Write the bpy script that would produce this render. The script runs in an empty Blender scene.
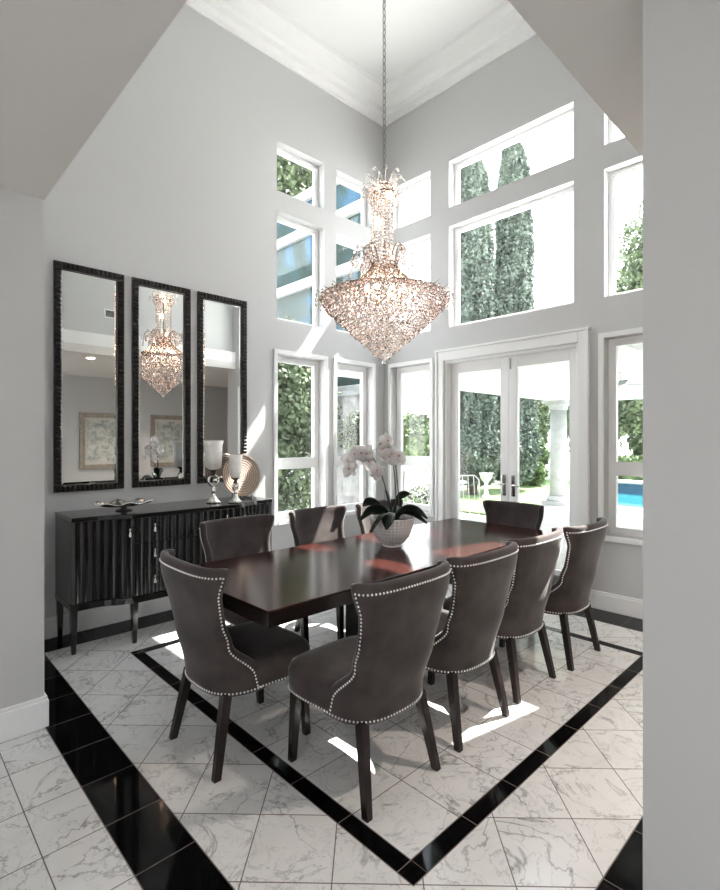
import bpy, bmesh, math, random
import numpy as np
from mathutils import Vector, Matrix
random.seed(7); rng = np.random.default_rng(7)
PI = math.pi
scene = bpy.context.scene
COL = scene.collection

# ------------------------------------------------------------------ objects
def tag(o, label=None, cat=None, group=None, kind=None):
    if label: o['label'] = label
    if cat: o['category'] = cat
    if group: o['group'] = group
    if kind: o['kind'] = kind
    return o

def empty(name, loc, rz=0.0):
    o = bpy.data.objects.new(name, None); COL.objects.link(o)
    o.empty_display_size = 0.1
    o.location = loc; o.rotation_euler = (0, 0, rz)
    return o

class MB:
    """collects shapes into one mesh"""
    def __init__(s): s.v = []; s.f = []; s.sm = []
    def add(s, vs, fs, smooth=False, M=None):
        n = len(s.v)
        for p in vs:
            p = Vector(p)
            if M is not None: p = M @ p
            s.v.append((p.x, p.y, p.z))
        for f in fs: s.f.append(tuple(i + n for i in f)); s.sm.append(smooth)
        return s
    def box(s, a, b, M=None):
        x0, y0, z0 = a; x1, y1, z1 = b
        vs = [(x0,y0,z0),(x1,y0,z0),(x1,y1,z0),(x0,y1,z0),(x0,y0,z1),(x1,y0,z1),(x1,y1,z1),(x0,y1,z1)]
        fs = [(0,3,2,1),(4,5,6,7),(0,1,5,4),(1,2,6,5),(2,3,7,6),(3,0,4,7)]
        return s.add(vs, fs, False, M)
    def frustum(s, ca, ha, cb, hb):
        """square bar from centre ca, half sizes ha to centre cb, half sizes hb (z axis)"""
        vs = []
        for c, h in ((ca, ha), (cb, hb)):
            for sx, sy in ((-1,-1),(1,-1),(1,1),(-1,1)): vs.append((c[0]+sx*h[0], c[1]+sy*h[1], c[2]))
        fs = [(0,3,2,1),(4,5,6,7),(0,1,5,4),(1,2,6,5),(2,3,7,6),(3,0,4,7)]
        if cb[2] < ca[2]: fs = [tuple(reversed(f)) for f in fs]
        return s.add(vs, fs)
    def lathe(s, prof, n=24, c=(0,0,0), smooth=True, caps=True, M=None, rad=None):
        vs = []; fs = []
        for r, z in prof:
            for k in range(n):
                a = 2*PI*k/n
                rr = r*(rad(a, z) if rad else 1)
                vs.append((c[0]+rr*math.cos(a), c[1]+rr*math.sin(a), c[2]+z))
        for i in range(len(prof)-1):
            for k in range(n):
                k2 = (k+1) % n
                fs.append((i*n+k, i*n+k2, (i+1)*n+k2, (i+1)*n+k))
        if caps:
            fs.append(tuple(reversed(range(n))))
            m = (len(prof)-1)*n
            fs.append(tuple(m+k for k in range(n)))
        return s.add(vs, fs, smooth, M)
    def tube(s, pts, r, n=8, smooth=True, M=None):
        pts = [Vector(p) for p in pts]
        vs = []; fs = []
        rs = r if isinstance(r, (list, tuple)) else [r]*len(pts)
        up = None
        for i, p in enumerate(pts):
            t = (pts[min(i+1, len(pts)-1)] - pts[max(i-1, 0)]).normalized()
            if up is None:
                up = Vector((0,0,1)) if abs(t.z) < 0.9 else Vector((1,0,0))
            a = (up - t*up.dot(t))
            if a.length < 1e-5: a = t.orthogonal()
            a.normalize(); up = a
            b = t.cross(a)
            for k in range(n):
                q = 2*PI*k/n
                vs.append(p + (a*math.cos(q) + b*math.sin(q))*rs[i])
        for i in range(len(pts)-1):
            for k in range(n):
                k2 = (k+1) % n
                fs.append((i*n+k, i*n+k2, (i+1)*n+k2, (i+1)*n+k))
        fs.append(tuple(reversed(range(n)))); m = (len(pts)-1)*n
        fs.append(tuple(m+k for k in range(n)))
        return s.add(vs, fs, smooth, M)
    def sphere(s, c, r, seg=10, rings=6, smooth=True, sc=(1,1,1)):
        prof = [(max(1e-4, r*math.sin(PI*i/rings)), -r*math.cos(PI*i/rings)*sc[2]) for i in range(rings+1)]
        return s.lathe(prof, seg, c, smooth)
    def build(s, name, mat, parent=None, bevel=0, subsurf=0, loc=None, rot=None, segs=2):
        me = bpy.data.meshes.new(name)
        me.from_pydata(s.v, [], s.f)
        me.polygons.foreach_set('use_smooth', s.sm)
        me.update()
        o = bpy.data.objects.new(name, me); COL.objects.link(o)
        if mat: me.materials.append(mat)
        if parent: o.parent = parent
        if loc: o.location = loc
        if rot: o.rotation_euler = rot
        if bevel:
            m = o.modifiers.new('bevel', 'BEVEL'); m.width = bevel; m.segments = segs
            m.limit_method = 'ANGLE'; m.angle_limit = math.radians(40)
        if subsurf:
            m = o.modifiers.new('sub', 'SUBSURF'); m.levels = subsurf; m.render_levels = subsurf
        return o

def kids(o): return [c for c in list(bpy.data.objects) if c.parent == o]
def copy_tree(o, parent=None):
    c = o.copy(); COL.objects.link(c); c.parent = parent
    for ch in kids(o): copy_tree(ch, c)
    return c

# ------------------------------------------------------------------ materials
def newmat(name):
    m = bpy.data.materials.new(name); m.use_nodes = True
    nt = m.node_tree
    return m, nt, nt.nodes['Principled BSDF']

class V:
    """tiny expression wrapper round Math nodes"""
    nt = None
    def __init__(s, x): s.x = x
    @staticmethod
    def op(o, *a):
        n = V.nt.nodes.new('ShaderNodeMath'); n.operation = o
        for i, q in enumerate(a):
            q = q.x if isinstance(q, V) else q
            if isinstance(q, (int, float)): n.inputs[i].default_value = q
            else: V.nt.links.new(q, n.inputs[i])
        return V(n.outputs[0])
    def __add__(s, o): return V.op('ADD', s, o)
    def __sub__(s, o): return V.op('SUBTRACT', s, o)
    def __mul__(s, o): return V.op('MULTIPLY', s, o)
    def __gt__(s, o): return V.op('GREATER_THAN', s, o)
    def __lt__(s, o): return V.op('LESS_THAN', s, o)
    def max(s, o): return V.op('MAXIMUM', s, o)
    def min(s, o): return V.op('MINIMUM', s, o)
    def abs(s): return V.op('ABSOLUTE', s)
    def floor(s): return V.op('FLOOR', s)
    def inv(s): return V.op('SUBTRACT', 1.0, s)

def plain(name, col, rough=0.5, metal=0.0, var=0.0, scale=8.0, spec=0.5, bump=0.0, bscale=60, sheen=0, coat=0):
    m, nt, b = newmat(name)
    b.inputs['Base Color'].default_value = (*col, 1)
    b.inputs['Roughness'].default_value = rough
    b.inputs['Metallic'].default_value = metal
    b.inputs['Specular IOR Level'].default_value = spec
    if coat: b.inputs['Coat Weight'].default_value = coat
    if sheen:
        b.inputs['Sheen Weight'].default_value = sheen
        b.inputs['Sheen Roughness'].default_value = 0.35
    tc = nt.nodes.new('ShaderNodeTexCoord')
    no = nt.nodes.new('ShaderNodeTexNoise'); no.inputs['Scale'].default_value = scale
    no.inputs['Detail'].default_value = 4
    nt.links.new(tc.outputs['Object'], no.inputs['Vector'])
    if var:
        mx = nt.nodes.new('ShaderNodeMix'); mx.data_type = 'RGBA'
        mx.inputs[6].default_value = (*[c*(1-var) for c in col], 1)
        mx.inputs[7].default_value = (*[min(1, c*(1+var)) for c in col], 1)
        rp = nt.nodes.new('ShaderNodeValToRGB')
        rp.color_ramp.elements[0].position = .35; rp.color_ramp.elements[1].position = .65
        nt.links.new(no.outputs[0], rp.inputs[0]); nt.links.new(rp.outputs[0], mx.inputs[0])
        nt.links.new(mx.outputs[2], b.inputs['Base Color'])
    if bump:
        n2 = nt.nodes.new('ShaderNodeTexNoise'); n2.inputs['Scale'].default_value = bscale
        nt.links.new(tc.outputs['Object'], n2.inputs['Vector'])
        bp = nt.nodes.new('ShaderNodeBump'); bp.inputs['Strength'].default_value = bump
        bp.inputs['Distance'].default_value = 0.01
        nt.links.new(n2.outputs[0], bp.inputs['Height']); nt.links.new(bp.outputs[0], b.inputs['Normal'])
    return m

def petal_mat():
    m = bpy.data.materials.new('white_petal'); m.use_nodes = True; nt = m.node_tree; nt.nodes.clear()
    out = nt.nodes.new('ShaderNodeOutputMaterial'); mx = nt.nodes.new('ShaderNodeMixShader'); mx.inputs[0].default_value = .5
    d = nt.nodes.new('ShaderNodeBsdfDiffuse'); t = nt.nodes.new('ShaderNodeBsdfTranslucent')
    d.inputs[0].default_value = (.92,.90,.89,1); t.inputs[0].default_value = (.92,.88,.87,1)
    nt.links.new(d.outputs[0], mx.inputs[1]); nt.links.new(t.outputs[0], mx.inputs[2]); nt.links.new(mx.outputs[0], out.inputs[0])
    return m
def pot_mat():
    m, nt, b = newmat('hobnail_ceramic')
    tc = nt.nodes.new('ShaderNodeTexCoord'); sp = nt.nodes.new('ShaderNodeSeparateXYZ'); nt.links.new(tc.outputs['Object'], sp.inputs[0])
    V.nt = nt; x, y, z = V(sp.outputs[0]), V(sp.outputs[1]), V(sp.outputs[2])
    a = V.op('ARCTAN2', y, x)
    h = V.op('SINE', a*17.0 + z*150.0)*V.op('SINE', a*17.0 - z*150.0)
    bp = nt.nodes.new('ShaderNodeBump'); bp.inputs['Distance'].default_value = .0025
    nt.links.new(h.x, bp.inputs['Height']); nt.links.new(bp.outputs[0], b.inputs['Normal'])
    b.inputs['Base Color'].default_value = (.82,.79,.78,1); b.inputs['Roughness'].default_value = .3
    return m
M = {}
M['wall'] = plain('wall_paint', (.60,.60,.60), .65, bump=.03, bscale=300)
M['pier'] = plain('pier_paint', (.58,.575,.57), .6, bump=.05, bscale=200)
M['ceiling'] = plain('ceiling_paint', (.90,.90,.89), .6)
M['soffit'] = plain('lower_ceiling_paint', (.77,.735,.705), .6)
M['trim'] = plain('white_trim', (.92,.92,.915), .3)
M['black_wood'] = plain('black_lacquer', (.010,.0095,.0095), .16, coat=.3, var=.2, scale=20)
M['reflection_grey'] = plain('side_reflection_grey', (.085,.085,.085), .25, var=.1)  # reflection on the black sideboard's side, painted in as a lighter grey
M['leg_wood'] = plain('espresso_leg', (.014,.009,.008), .25, var=.3, scale=12)
M['velvet'] = plain('taupe_velvet', (.056,.045,.043), .75, var=.22, scale=9, sheen=.35, spec=.25)
M['chrome'] = plain('polished_nickel', (.85,.84,.82), .12, 1.0)
M['nail'] = plain('nickel_nail', (.95,.94,.92), .35, 1.0)
M['silver'] = plain('silver_leaf', (.8,.78,.75), .22, 1.0, var=.15, scale=30)
M['frame'] = plain('mirror_frame_wood', (.018,.014,.013), .3, var=.3, scale=30)
M['mirror'] = plain('mirror_silver', (.86,.88,.87), .0, 1.0)
M['frosted'] = plain('frosted_glass_cup', (.90,.87,.83), .35, var=.06, scale=25)
M['leaf_dark'] = plain('orchid_leaf', (.012,.022,.014), .35, var=.3, scale=14)
M['column'] = plain('grey_white_column', (.34,.35,.35), .7, var=.08, scale=8)  # slightly mottled mid grey for the columns and wing beams
M['petal'] = petal_mat()
M['pot'] = pot_mat()
M['petal_c'] = plain('orchid_lip', (.75,.45,.35), .5)
M['stem'] = plain('orchid_stem', (.06,.07,.04), .5)
M['soil'] = plain('bark_soil', (.03,.022,.018), .9, var=.4, scale=40)
M['stone'] = plain('stone_white', (.78,.78,.76), .6, var=.05, scale=6)
M['stone_grey'] = plain('stone_wall', (.42,.41,.40), .8, var=.25, scale=5)
M['deck'] = plain('pale_deck', (.45,.445,.43), .8, var=.08, scale=3)
M['grass'] = plain('lawn_grass', (.10,.16,.05), .9, var=.35, scale=6)
M['bark'] = plain('bark', (.13,.09,.07), .9, var=.4, scale=12)
M['cypress'] = plain('cypress_green', (.12,.15,.12), .8, var=.4, scale=2.2)
M['tree'] = plain('tree_green', (.095,.13,.065), .7, var=.5, scale=1.6)
M['hedge'] = plain('hedge_green', (.11,.16,.065), .7, var=.5, scale=3)
M['flowers'] = plain('white_flowers', (.8,.8,.76), .7)
M['dark_metal'] = plain('dark_metal', (.05,.05,.05), .4, .6)
M['white_metal'] = plain('white_metal', (.7,.7,.7), .4)
M['chain'] = plain('aged_nickel', (.38,.37,.36), .3, 1.0)
M['bronze'] = plain('chandelier_metal', (.30,.22,.17), .25, 1.0)

def glass_mat(name, tint, refl):
    m = bpy.data.materials.new(name); m.use_nodes = True; nt = m.node_tree
    nt.nodes.clear()
    out = nt.nodes.new('ShaderNodeOutputMaterial'); mx = nt.nodes.new('ShaderNodeMixShader')
    t = nt.nodes.new('ShaderNodeBsdfTransparent'); t.inputs[0].default_value = (*tint, 1)
    g = nt.nodes.new('ShaderNodeBsdfGlossy'); g.inputs['Roughness'].default_value = 0.0
    lw = nt.nodes.new('ShaderNodeLayerWeight'); lw.inputs['Blend'].default_value = .5
    pw = nt.nodes.new('ShaderNodeMath'); pw.operation = 'POWER'; pw.inputs[1].default_value = 5
    mu = nt.nodes.new('ShaderNodeMath'); mu.operation = 'MULTIPLY_ADD'; mu.inputs[1].default_value = .9*refl; mu.inputs[2].default_value = .03*refl
    nt.links.new(lw.outputs['Facing'], pw.inputs[0]); nt.links.new(pw.outputs[0], mu.inputs[0]); nt.links.new(mu.outputs[0], mx.inputs[0])
    nt.links.new(t.outputs[0], mx.inputs[1]); nt.links.new(g.outputs[0], mx.inputs[2])
    nt.links.new(mx.outputs[0], out.inputs[0])
    return m
M['glass'] = glass_mat('window_glass', (.97,.98,.98), 1.0)

def crystal_mat():
    m = bpy.data.materials.new('cut_crystal'); m.use_nodes = True; nt = m.node_tree
    nt.nodes.clear()
    out = nt.nodes.new('ShaderNodeOutputMaterial'); mx = nt.nodes.new('ShaderNodeMixShader')
    t = nt.nodes.new('ShaderNodeBsdfGlass'); t.inputs['Color'].default_value = (1,.955,.935,1)
    t.inputs['IOR'].default_value = 1.6; t.inputs['Roughness'].default_value = 0.0
    g = nt.nodes.new('ShaderNodeBsdfTransparent'); g.inputs['Color'].default_value = (1,.97,.95,1)
    mx.inputs[0].default_value = 0.12
    nt.links.new(t.outputs[0], mx.inputs[1]); nt.links.new(g.outputs[0], mx.inputs[2])
    nt.links.new(mx.outputs[0], out.inputs[0])
    return m
M['crystal'] = crystal_mat()

def emit_mat(name, col, st):
    m = bpy.data.materials.new(name); m.use_nodes = True; nt = m.node_tree; nt.nodes.clear()
    out = nt.nodes.new('ShaderNodeOutputMaterial'); e = nt.nodes.new('ShaderNodeEmission')
    e.inputs[0].default_value = (*col, 1); e.inputs[1].default_value = st
    nt.links.new(e.outputs[0], out.inputs[0]); return m
M['bulb'] = emit_mat('lit_bulb', (1,.66,.45), 13)
M['downlight'] = emit_mat('downlight_lens', (1,.85,.7), 12)

def table_mat():
    m, nt, b = newmat('espresso_tabletop')
    tc = nt.nodes.new('ShaderNodeTexCoord'); mp = nt.nodes.new('ShaderNodeMapping')
    mp.inputs['Scale'].default_value = (1.5, 40, 10)
    no = nt.nodes.new('ShaderNodeTexNoise'); no.inputs['Scale'].default_value = 1.5; no.inputs['Detail'].default_value = 6
    rp = nt.nodes.new('ShaderNodeValToRGB')
    rp.color_ramp.elements[0].color = (.029,.0080,.006,1); rp.color_ramp.elements[1].color = (.040,.0105,.008,1)
    nt.links.new(tc.outputs['Object'], mp.inputs[0]); nt.links.new(mp.outputs[0], no.inputs['Vector'])
    nt.links.new(no.outputs[0], rp.inputs[0]); nt.links.new(rp.outputs[0], b.inputs['Base Color'])
    b.inputs['Roughness'].default_value = .16; b.inputs['Specular IOR Level'].default_value = .22
    return m
M['table'] = table_mat()

def floor_mat():
    m, nt, b = newmat('marble_and_granite_tiles')
    V.nt = nt
    tc = nt.nodes.new('ShaderNodeTexCoord'); sp = nt.nodes.new('ShaderNodeSeparateXYZ')
    nt.links.new(tc.outputs['Object'], sp.inputs[0])
    x, y = V(sp.outputs[0]), V(sp.outputs[1])
    P = .31; G = .0022
    def rect(x0, x1, y0, y1): return (x > x0)*(x < x1)*(y > y0)*(y < y1)
    def line(c, off, per=P):      # distance to the nearest grout line
        q = (c - off)*(1/per); fr = q - (q + .5).floor()
        return fr.abs()*per
    room = rect(.65, 9, .45, 9)
    field = rect(.87, 4.33, .67, 4.11)
    strip = room*field.inv()
    bo = rect(1.31, 3.92, 1.10, 3.70); bi = rect(1.385, 3.845, 1.175, 3.625)
    border = bo*bi.inv()
    diag = field*bo.inv()
    axis = bi.max(room.inv())
    black = strip.max(border)
    a = (x + y)*.70711; c = (y - x)*.70711
    # grout distances
    ax = line(x, 1.68).min(line(y, 1.79))
    dg = line(a, 2.02).min(line(c, .127))
    vert = (x < .87).max((x > 4.33)); # strips that run along y
    st = line(y, 1.79)*vert + line(x, 1.18)*vert.inv()
    vb = (x < 1.385).max((x > 3.845))
    bt = line(y, 1.175)*vb + line(x, 1.385)*vb.inv()
    d = ax*axis + dg*diag + st*strip + bt*border
    # edges of the zones
    def edge(c, v): return (c - v).abs()
    e1 = edge(x, .87).min(edge(x, 4.33)).max(0.0) + (y < .67).max((y > 4.11))
    e2 = edge(y, .67).min(edge(y, 4.11)) + (x < .87).max((x > 4.33))
    e3 = edge(x, .65) + (y < .45); e4 = edge(y, .45) + (x < .65)
    e5 = edge(x, 1.31).min(edge(x, 3.92)) + (y < 1.10).max((y > 3.70))
    e6 = edge(y, 1.10).min(edge(y, 3.70)) + (x < 1.31).max((x > 3.92))
    e7 = edge(x, 1.385).min(edge(x, 3.845)) + (y < 1.175).max((y > 3.625))
    e8 = edge(y, 1.175).min(edge(y, 3.625)) + (x < 1.385).max((x > 3.845))
    d = d.min(e1).min(e2).min(e3).min(e4).min(e5).min(e6).min(e7).min(e8)
    grout = d < G
    # tile ids -> offset for the veins
    ix = ((x - 1.68)*(1/P)).floor()*axis + ((a - 2.02)*(1/P)).floor()*diag
    iy = ((y - 1.79)*(1/P)).floor()*axis + ((c - .127)*(1/P)).floor()*diag
    cv = nt.nodes.new('ShaderNodeCombineXYZ')
    nt.links.new(ix.x, cv.inputs[0]); nt.links.new(iy.x, cv.inputs[1]); nt.links.new((axis*7.3).x, cv.inputs[2])
    wn = nt.nodes.new('ShaderNodeTexWhiteNoise'); nt.links.new(cv.outputs[0], wn.inputs['Vector'])
    sc = nt.nodes.new('ShaderNodeVectorMath'); sc.operation = 'SCALE'; sc.inputs['Scale'].default_value = 9.0
    nt.links.new(wn.outputs['Color'], sc.inputs[0])
    ad = nt.nodes.new('ShaderNodeVectorMath'); ad.operation = 'ADD'
    nt.links.new(tc.outputs['Object'], ad.inputs[0]); nt.links.new(sc.outputs[0], ad.inputs[1])
    def vein(scale, dist, width, detail=5):
        n = nt.nodes.new('ShaderNodeTexNoise'); n.inputs['Scale'].default_value = scale
        n.inputs['Detail'].default_value = detail; n.inputs['Distortion'].default_value = dist
        n.inputs['Roughness'].default_value = .6
        nt.links.new(ad.outputs[0], n.inputs['Vector'])
        k = (V(n.outputs[0]) - .5).abs()*(1/width)
        return k.min(1.0).inv()
    v1 = vein(3.0, .9, .016); v2 = vein(7.0, 1.1, .018)
    cl = nt.nodes.new('ShaderNodeTexNoise'); cl.inputs['Scale'].default_value = 5; cl.inputs['Detail'].default_value = 3
    nt.links.new(ad.outputs[0], cl.inputs['Vector'])
    cloud = V(cl.outputs[0])
    vv = (v1*1.0*cloud + v2*.55*cloud + (cloud - .45).max(0.0)*.5).min(1.0)
    bright = (V(wn.outputs['Value']) - .5)*.09
    mc = nt.nodes.new('ShaderNodeMix'); mc.data_type = 'RGBA'
    mc.inputs[6].default_value = (.84,.835,.83,1); mc.inputs[7].default_value = (.20,.20,.21,1)
    nt.links.new((vv - bright).x, mc.inputs[0])
    # granite flecks
    fn = nt.nodes.new('ShaderNodeTexNoise'); fn.inputs['Scale'].default_value = 260
    nt.links.new(tc.outputs['Object'], fn.inputs['Vector'])
    gr = nt.nodes.new('ShaderNodeMix'); gr.data_type = 'RGBA'
    gr.inputs[6].default_value = (.0035,.0035,.004,1); gr.inputs[7].default_value = (.03,.03,.032,1)
    nt.links.new((V(fn.outputs[0]) > .66).x, gr.inputs[0])
    m1 = nt.nodes.new('ShaderNodeMix'); m1.data_type = 'RGBA'
    nt.links.new(black.x, m1.inputs[0]); nt.links.new(mc.outputs[2], m1.inputs[6]); nt.links.new(gr.outputs[2], m1.inputs[7])
    m2 = nt.nodes.new('ShaderNodeMix'); m2.data_type = 'RGBA'
    m2.inputs[7].default_value = (.17,.14,.135,1)
    nt.links.new(grout.x, m2.inputs[0]); nt.links.new(m1.outputs[2], m2.inputs[6])
    nt.links.new(m2.outputs[2], b.inputs['Base Color'])
    b.inputs['Specular IOR Level'].default_value = .4
    nt.links.new((grout*.5 + black.inv()*.12 + .06).x, b.inputs['Roughness'])
    nt.links.new((black.inv()*.28 + .12).x, b.inputs['Specular IOR Level'])
    return m
M['floor'] = floor_mat()

def rings_mat(name, c1, c2, scale):
    m, nt, b = newmat(name)
    tc = nt.nodes.new('ShaderNodeTexCoord'); w = nt.nodes.new('ShaderNodeTexWave')
    w.wave_type = 'RINGS'; w.rings_direction = 'Y'; w.inputs['Scale'].default_value = scale
    w.inputs['Distortion'].default_value = .8; w.inputs['Detail'].default_value = 2
    mx = nt.nodes.new('ShaderNodeMix'); mx.data_type = 'RGBA'
    mx.inputs[6].default_value = (*c1, 1); mx.inputs[7].default_value = (*c2, 1)
    nt.links.new(tc.outputs['Object'], w.inputs['Vector']); nt.links.new(w.outputs['Fac'], mx.inputs[0])
    nt.links.new(mx.outputs[2], b.inputs['Base Color']); b.inputs['Roughness'].default_value = .6
    bp = nt.nodes.new('ShaderNodeBump'); bp.inputs['Distance'].default_value = .004
    nt.links.new(w.outputs['Fac'], bp.inputs['Height']); nt.links.new(bp.outputs[0], b.inputs['Normal'])
    return m
M['woven'] = rings_mat('woven_rings', (.24,.16,.12), (.52,.40,.32), 14)

def noise_art(name, c1, c2, c3, scale):
    m, nt, b = newmat(name)
    tc = nt.nodes.new('ShaderNodeTexCoord'); n = nt.nodes.new('ShaderNodeTexNoise')
    n.inputs['Scale'].default_value = scale; n.inputs['Detail'].default_value = 6; n.inputs['Distortion'].default_value = 1
    r = nt.nodes.new('ShaderNodeValToRGB'); e = r.color_ramp.elements
    e[0].position = .35; e[0].color = (*c1, 1); e[1].position = .62; e[1].color = (*c3, 1)
    q = e.new(.5); q.color = (*c2, 1)
    nt.links.new(tc.outputs['Object'], n.inputs['Vector']); nt.links.new(n.outputs[0], r.inputs[0])
    nt.links.new(r.outputs[0], b.inputs['Base Color']); b.inputs['Roughness'].default_value = .4
    return m
M['art'] = noise_art('print_art', (.32,.36,.35), (.55,.57,.52), (.70,.70,.64), 9)
M['pave_glaze'] = noise_art('blue_glazing', (.012,.025,.02), (.022,.045,.045), (.035,.085,.14), .9)  # noise colours paint tree reflections into the blue panes
M['pave_glaze'].node_tree.nodes['Principled BSDF'].inputs['Roughness'].default_value = .5
M['pave_glaze'].node_tree.nodes['Principled BSDF'].inputs['Specular IOR Level'].default_value = .1
M['art_frame'] = plain('picture_frame_wood', (.36,.31,.26), .4, var=.2, scale=20)
M['mat_board'] = plain('mat_board', (.66,.65,.6), .8)

def pool_mat():
    m, nt, b = newmat('pool_water')
    b.inputs['Base Color'].default_value = (.02,.13,.16,1); b.inputs['Roughness'].default_value = .06
    n = nt.nodes.new('ShaderNodeTexNoise'); n.inputs['Scale'].default_value = 2.5
    bp = nt.nodes.new('ShaderNodeBump'); bp.inputs['Strength'].default_value = .15
    nt.links.new(n.outputs[0], bp.inputs['Height']); nt.links.new(bp.outputs[0], b.inputs['Normal'])
    return m
M['water'] = pool_mat()
def tile_mat():
    m, nt, b = newmat('pool_tile')
    br = nt.nodes.new('ShaderNodeTexBrick'); br.offset = 0
    br.inputs['Color1'].default_value = (.02,.07,.13,1); br.inputs['Color2'].default_value = (.03,.10,.17,1)
    br.inputs['Mortar'].default_value = (.12,.18,.22,1); br.inputs['Scale'].default_value = 6
    br.inputs['Brick Width'].default_value = .5; br.inputs['Row Height'].default_value = .5
    tc = nt.nodes.new('ShaderNodeTexCoord'); mp = nt.nodes.new('ShaderNodeMapping')
    mp.inputs['Rotation'].default_value = (PI/2, 0, PI/2)
    nt.links.new(tc.outputs['Object'], mp.inputs[0]); nt.links.new(mp.outputs[0], br.inputs['Vector'])
    nt.links.new(br.outputs[0], b.inputs['Base Color']); return m
M['pool_tile'] = tile_mat()
def roof_mat():
    return plain('roof_tile', (.35,.25,.2), .8, var=.3)
M['roof'] = roof_mat()

# ------------------------------------------------------------------ room
XW, YW, ZC = 4.65, 4.39, 5.72          # right wall, left wall, ceiling
HZ = 2.76                              # height of the surrounding lower ceiling
X0, Y0 = .65, .75                      # edges of the high dining volume
T = .20

def wall(name, axis, pos, u0, u1, z0, z1, holes, th=T, mat='wall', sign=1):
    us = sorted({u0, u1, *[h[0] for h in holes], *[h[1] for h in holes]})
    zs = sorted({z0, z1, *[h[2] for h in holes], *[h[3] for h in holes]})
    mb = MB(); a, b = (pos, pos + sign*th) if sign > 0 else (pos - th, pos)
    for i in range(len(us)-1):
        # merge vertical runs of solid cells
        run = None
        for j in range(len(zs)):
            solid = False
            if j < len(zs)-1:
                uc, zc = (us[i]+us[i+1])/2, (zs[j]+zs[j+1])/2
                solid = not any(h[0] < uc < h[1] and h[2] < zc < h[3] for h in holes)
            if solid and run is None: run = zs[j]
            if not solid and run is not None:
                if axis == 'x': mb.box((a, us[i], run), (b, us[i+1], zs[j]))
                else: mb.box((us[i], a, run), (us[i+1], b, zs[j]))
                run = None
    return tag(mb.build(name, M[mat]), kind='structure')

up1, up2, low = (4.10, 4.62), (2.76, 3.89), (.66, 2.40)
LW = [(3.03, 3.67), (3.85, 4.44)]                 # left wall windows, x ranges
RWn, RWb, RWs = (3.65, 4.26), (1.99, 3.39), (.88, 1.72)   # right wall, y ranges
DOOR = (1.94, 3.45, 0.0, 2.39)
holesL = [(a, b, *z) for a, b in LW for z in (up1, up2, low)]
holesR = [(*r, *z) for r in (RWn, RWb, RWs) for z in (up1, up2)] + [(*RWn, *low), (*RWs, *low), DOOR]
wall('wall_left', 'y', YW, X0-.2, XW+T, 0, 6.0, holesL)
wall('wall_right', 'x', XW, .47, YW, 0, 6.0, holesR)
tag(MB().box((-4.2,-2.2,-.1), (XW+T, YW+T, 0)).box((XW+T,-2.2,-.1), (7.2,.47,0)).build('floor', M['floor']), kind='structure')
tag(MB().box((X0-.2, Y0-.2, ZC), (XW+T, YW+T, ZC+.1)).build('ceiling', M['ceiling']), kind='structure')
# lower ceiling of the surrounding rooms: an L round the high volume
mb = MB(); mb.box((-4.2,-2.2,HZ), (X0, YW, HZ+.12)); mb.box((X0,-2.2,HZ), (XW, Y0, HZ+.12)); mb.box((XW,-2.2,HZ), (7.2,.47,HZ+.12))
tag(mb.build('ceiling_lower', M['soffit']), kind='structure')
# upper walls above the openings, set back behind a fascia
mb = MB(); mb.box((X0-.28, Y0-.28, HZ+.3), (X0-.10, YW, ZC+.1))
tag(mb.build('wall_front', M['wall']), kind='structure')
mb = MB(); mb.box((X0-.10, Y0-.28, HZ+.3), (XW, Y0-.10, ZC+.1))
tag(mb.build('wall_rear', M['wall']), kind='structure')
mb = MB(); mb.box((X0-.28, Y0, HZ+.12), (X0, YW, HZ+.3)); mb.box((X0-.28, Y0-.28, HZ+.12), (XW, Y0, HZ+.3))
tag(mb.build('trim_5', M['trim']), kind='structure')
# piers
tag(MB().box((-4.2, 3.06, 0), (X0, YW+T, HZ)).build('wall_left_pier', M['pier']), kind='structure')
tag(MB().box((1.535, .05, 0), (1.95, .465, HZ)).build('wall_right_pier', M['pier']), kind='structure')
# the walls of the room behind the camera
wall('wall_end', 'x', 7.2, -2.4, .47, 0, HZ+.12, [])
wall('wall_patio', 'y', .27, XW+T, 7.2, 0, HZ, [])
wall('wall_back', 'y', -2.2, -4.2, 7.2, 0, HZ+.12, [(-2.6, -1.2, .6, 2.3)], sign=-1)  # unseen opening added to let daylight into this room
wall('wall_side', 'x', -4.2, -2.4, 3.06, 0, HZ+.12, [(-1.2, .2, .6, 2.3)], sign=-1)  # second unseen opening, also added for daylight

# crown moulding
def crown(name, side):
    prof = [(0,5.44),(.022,5.44),(.03,5.475),(.075,5.50),(.085,5.555),(.13,5.57),(.145,5.60),(.19,5.655),(.25,5.68),(.265,5.72),(0,5.72)]
    mb = MB(); vs = []; n = len(prof)
    for e in (0, 1):
        for d, z in prof:
            if side == 'left': p = ((X0-.1) if e == 0 else XW-d, YW-d, z)
            elif side == 'right': p = (XW-d, (Y0-.1) if e == 0 else YW-d, z)
            elif side == 'front': p = (X0-.1+d, (Y0-.1) if e == 0 else YW-d, z)
            else: p = ((X0-.1) if e == 0 else XW-d, Y0-.1+d, z)
            vs.append(p)
    fs = [(i, (i+1) % n, n+(i+1) % n, n+i) for i in range(n)] + [tuple(range(n)), tuple(range(2*n-1, n-1, -1))]
    mb.add(vs, fs)
    o = mb.build(name, M['ceiling'])
    bm = bmesh.new(); bm.from_mesh(o.data); bmesh.ops.recalc_face_normals(bm, faces=bm.faces); bm.to_mesh(o.data); bm.free()
    return tag(o, kind='structure')
crown('trim_1', 'left'); crown('trim_2', 'right'); crown('trim_3', 'front'); crown('trim_4', 'rear')

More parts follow.
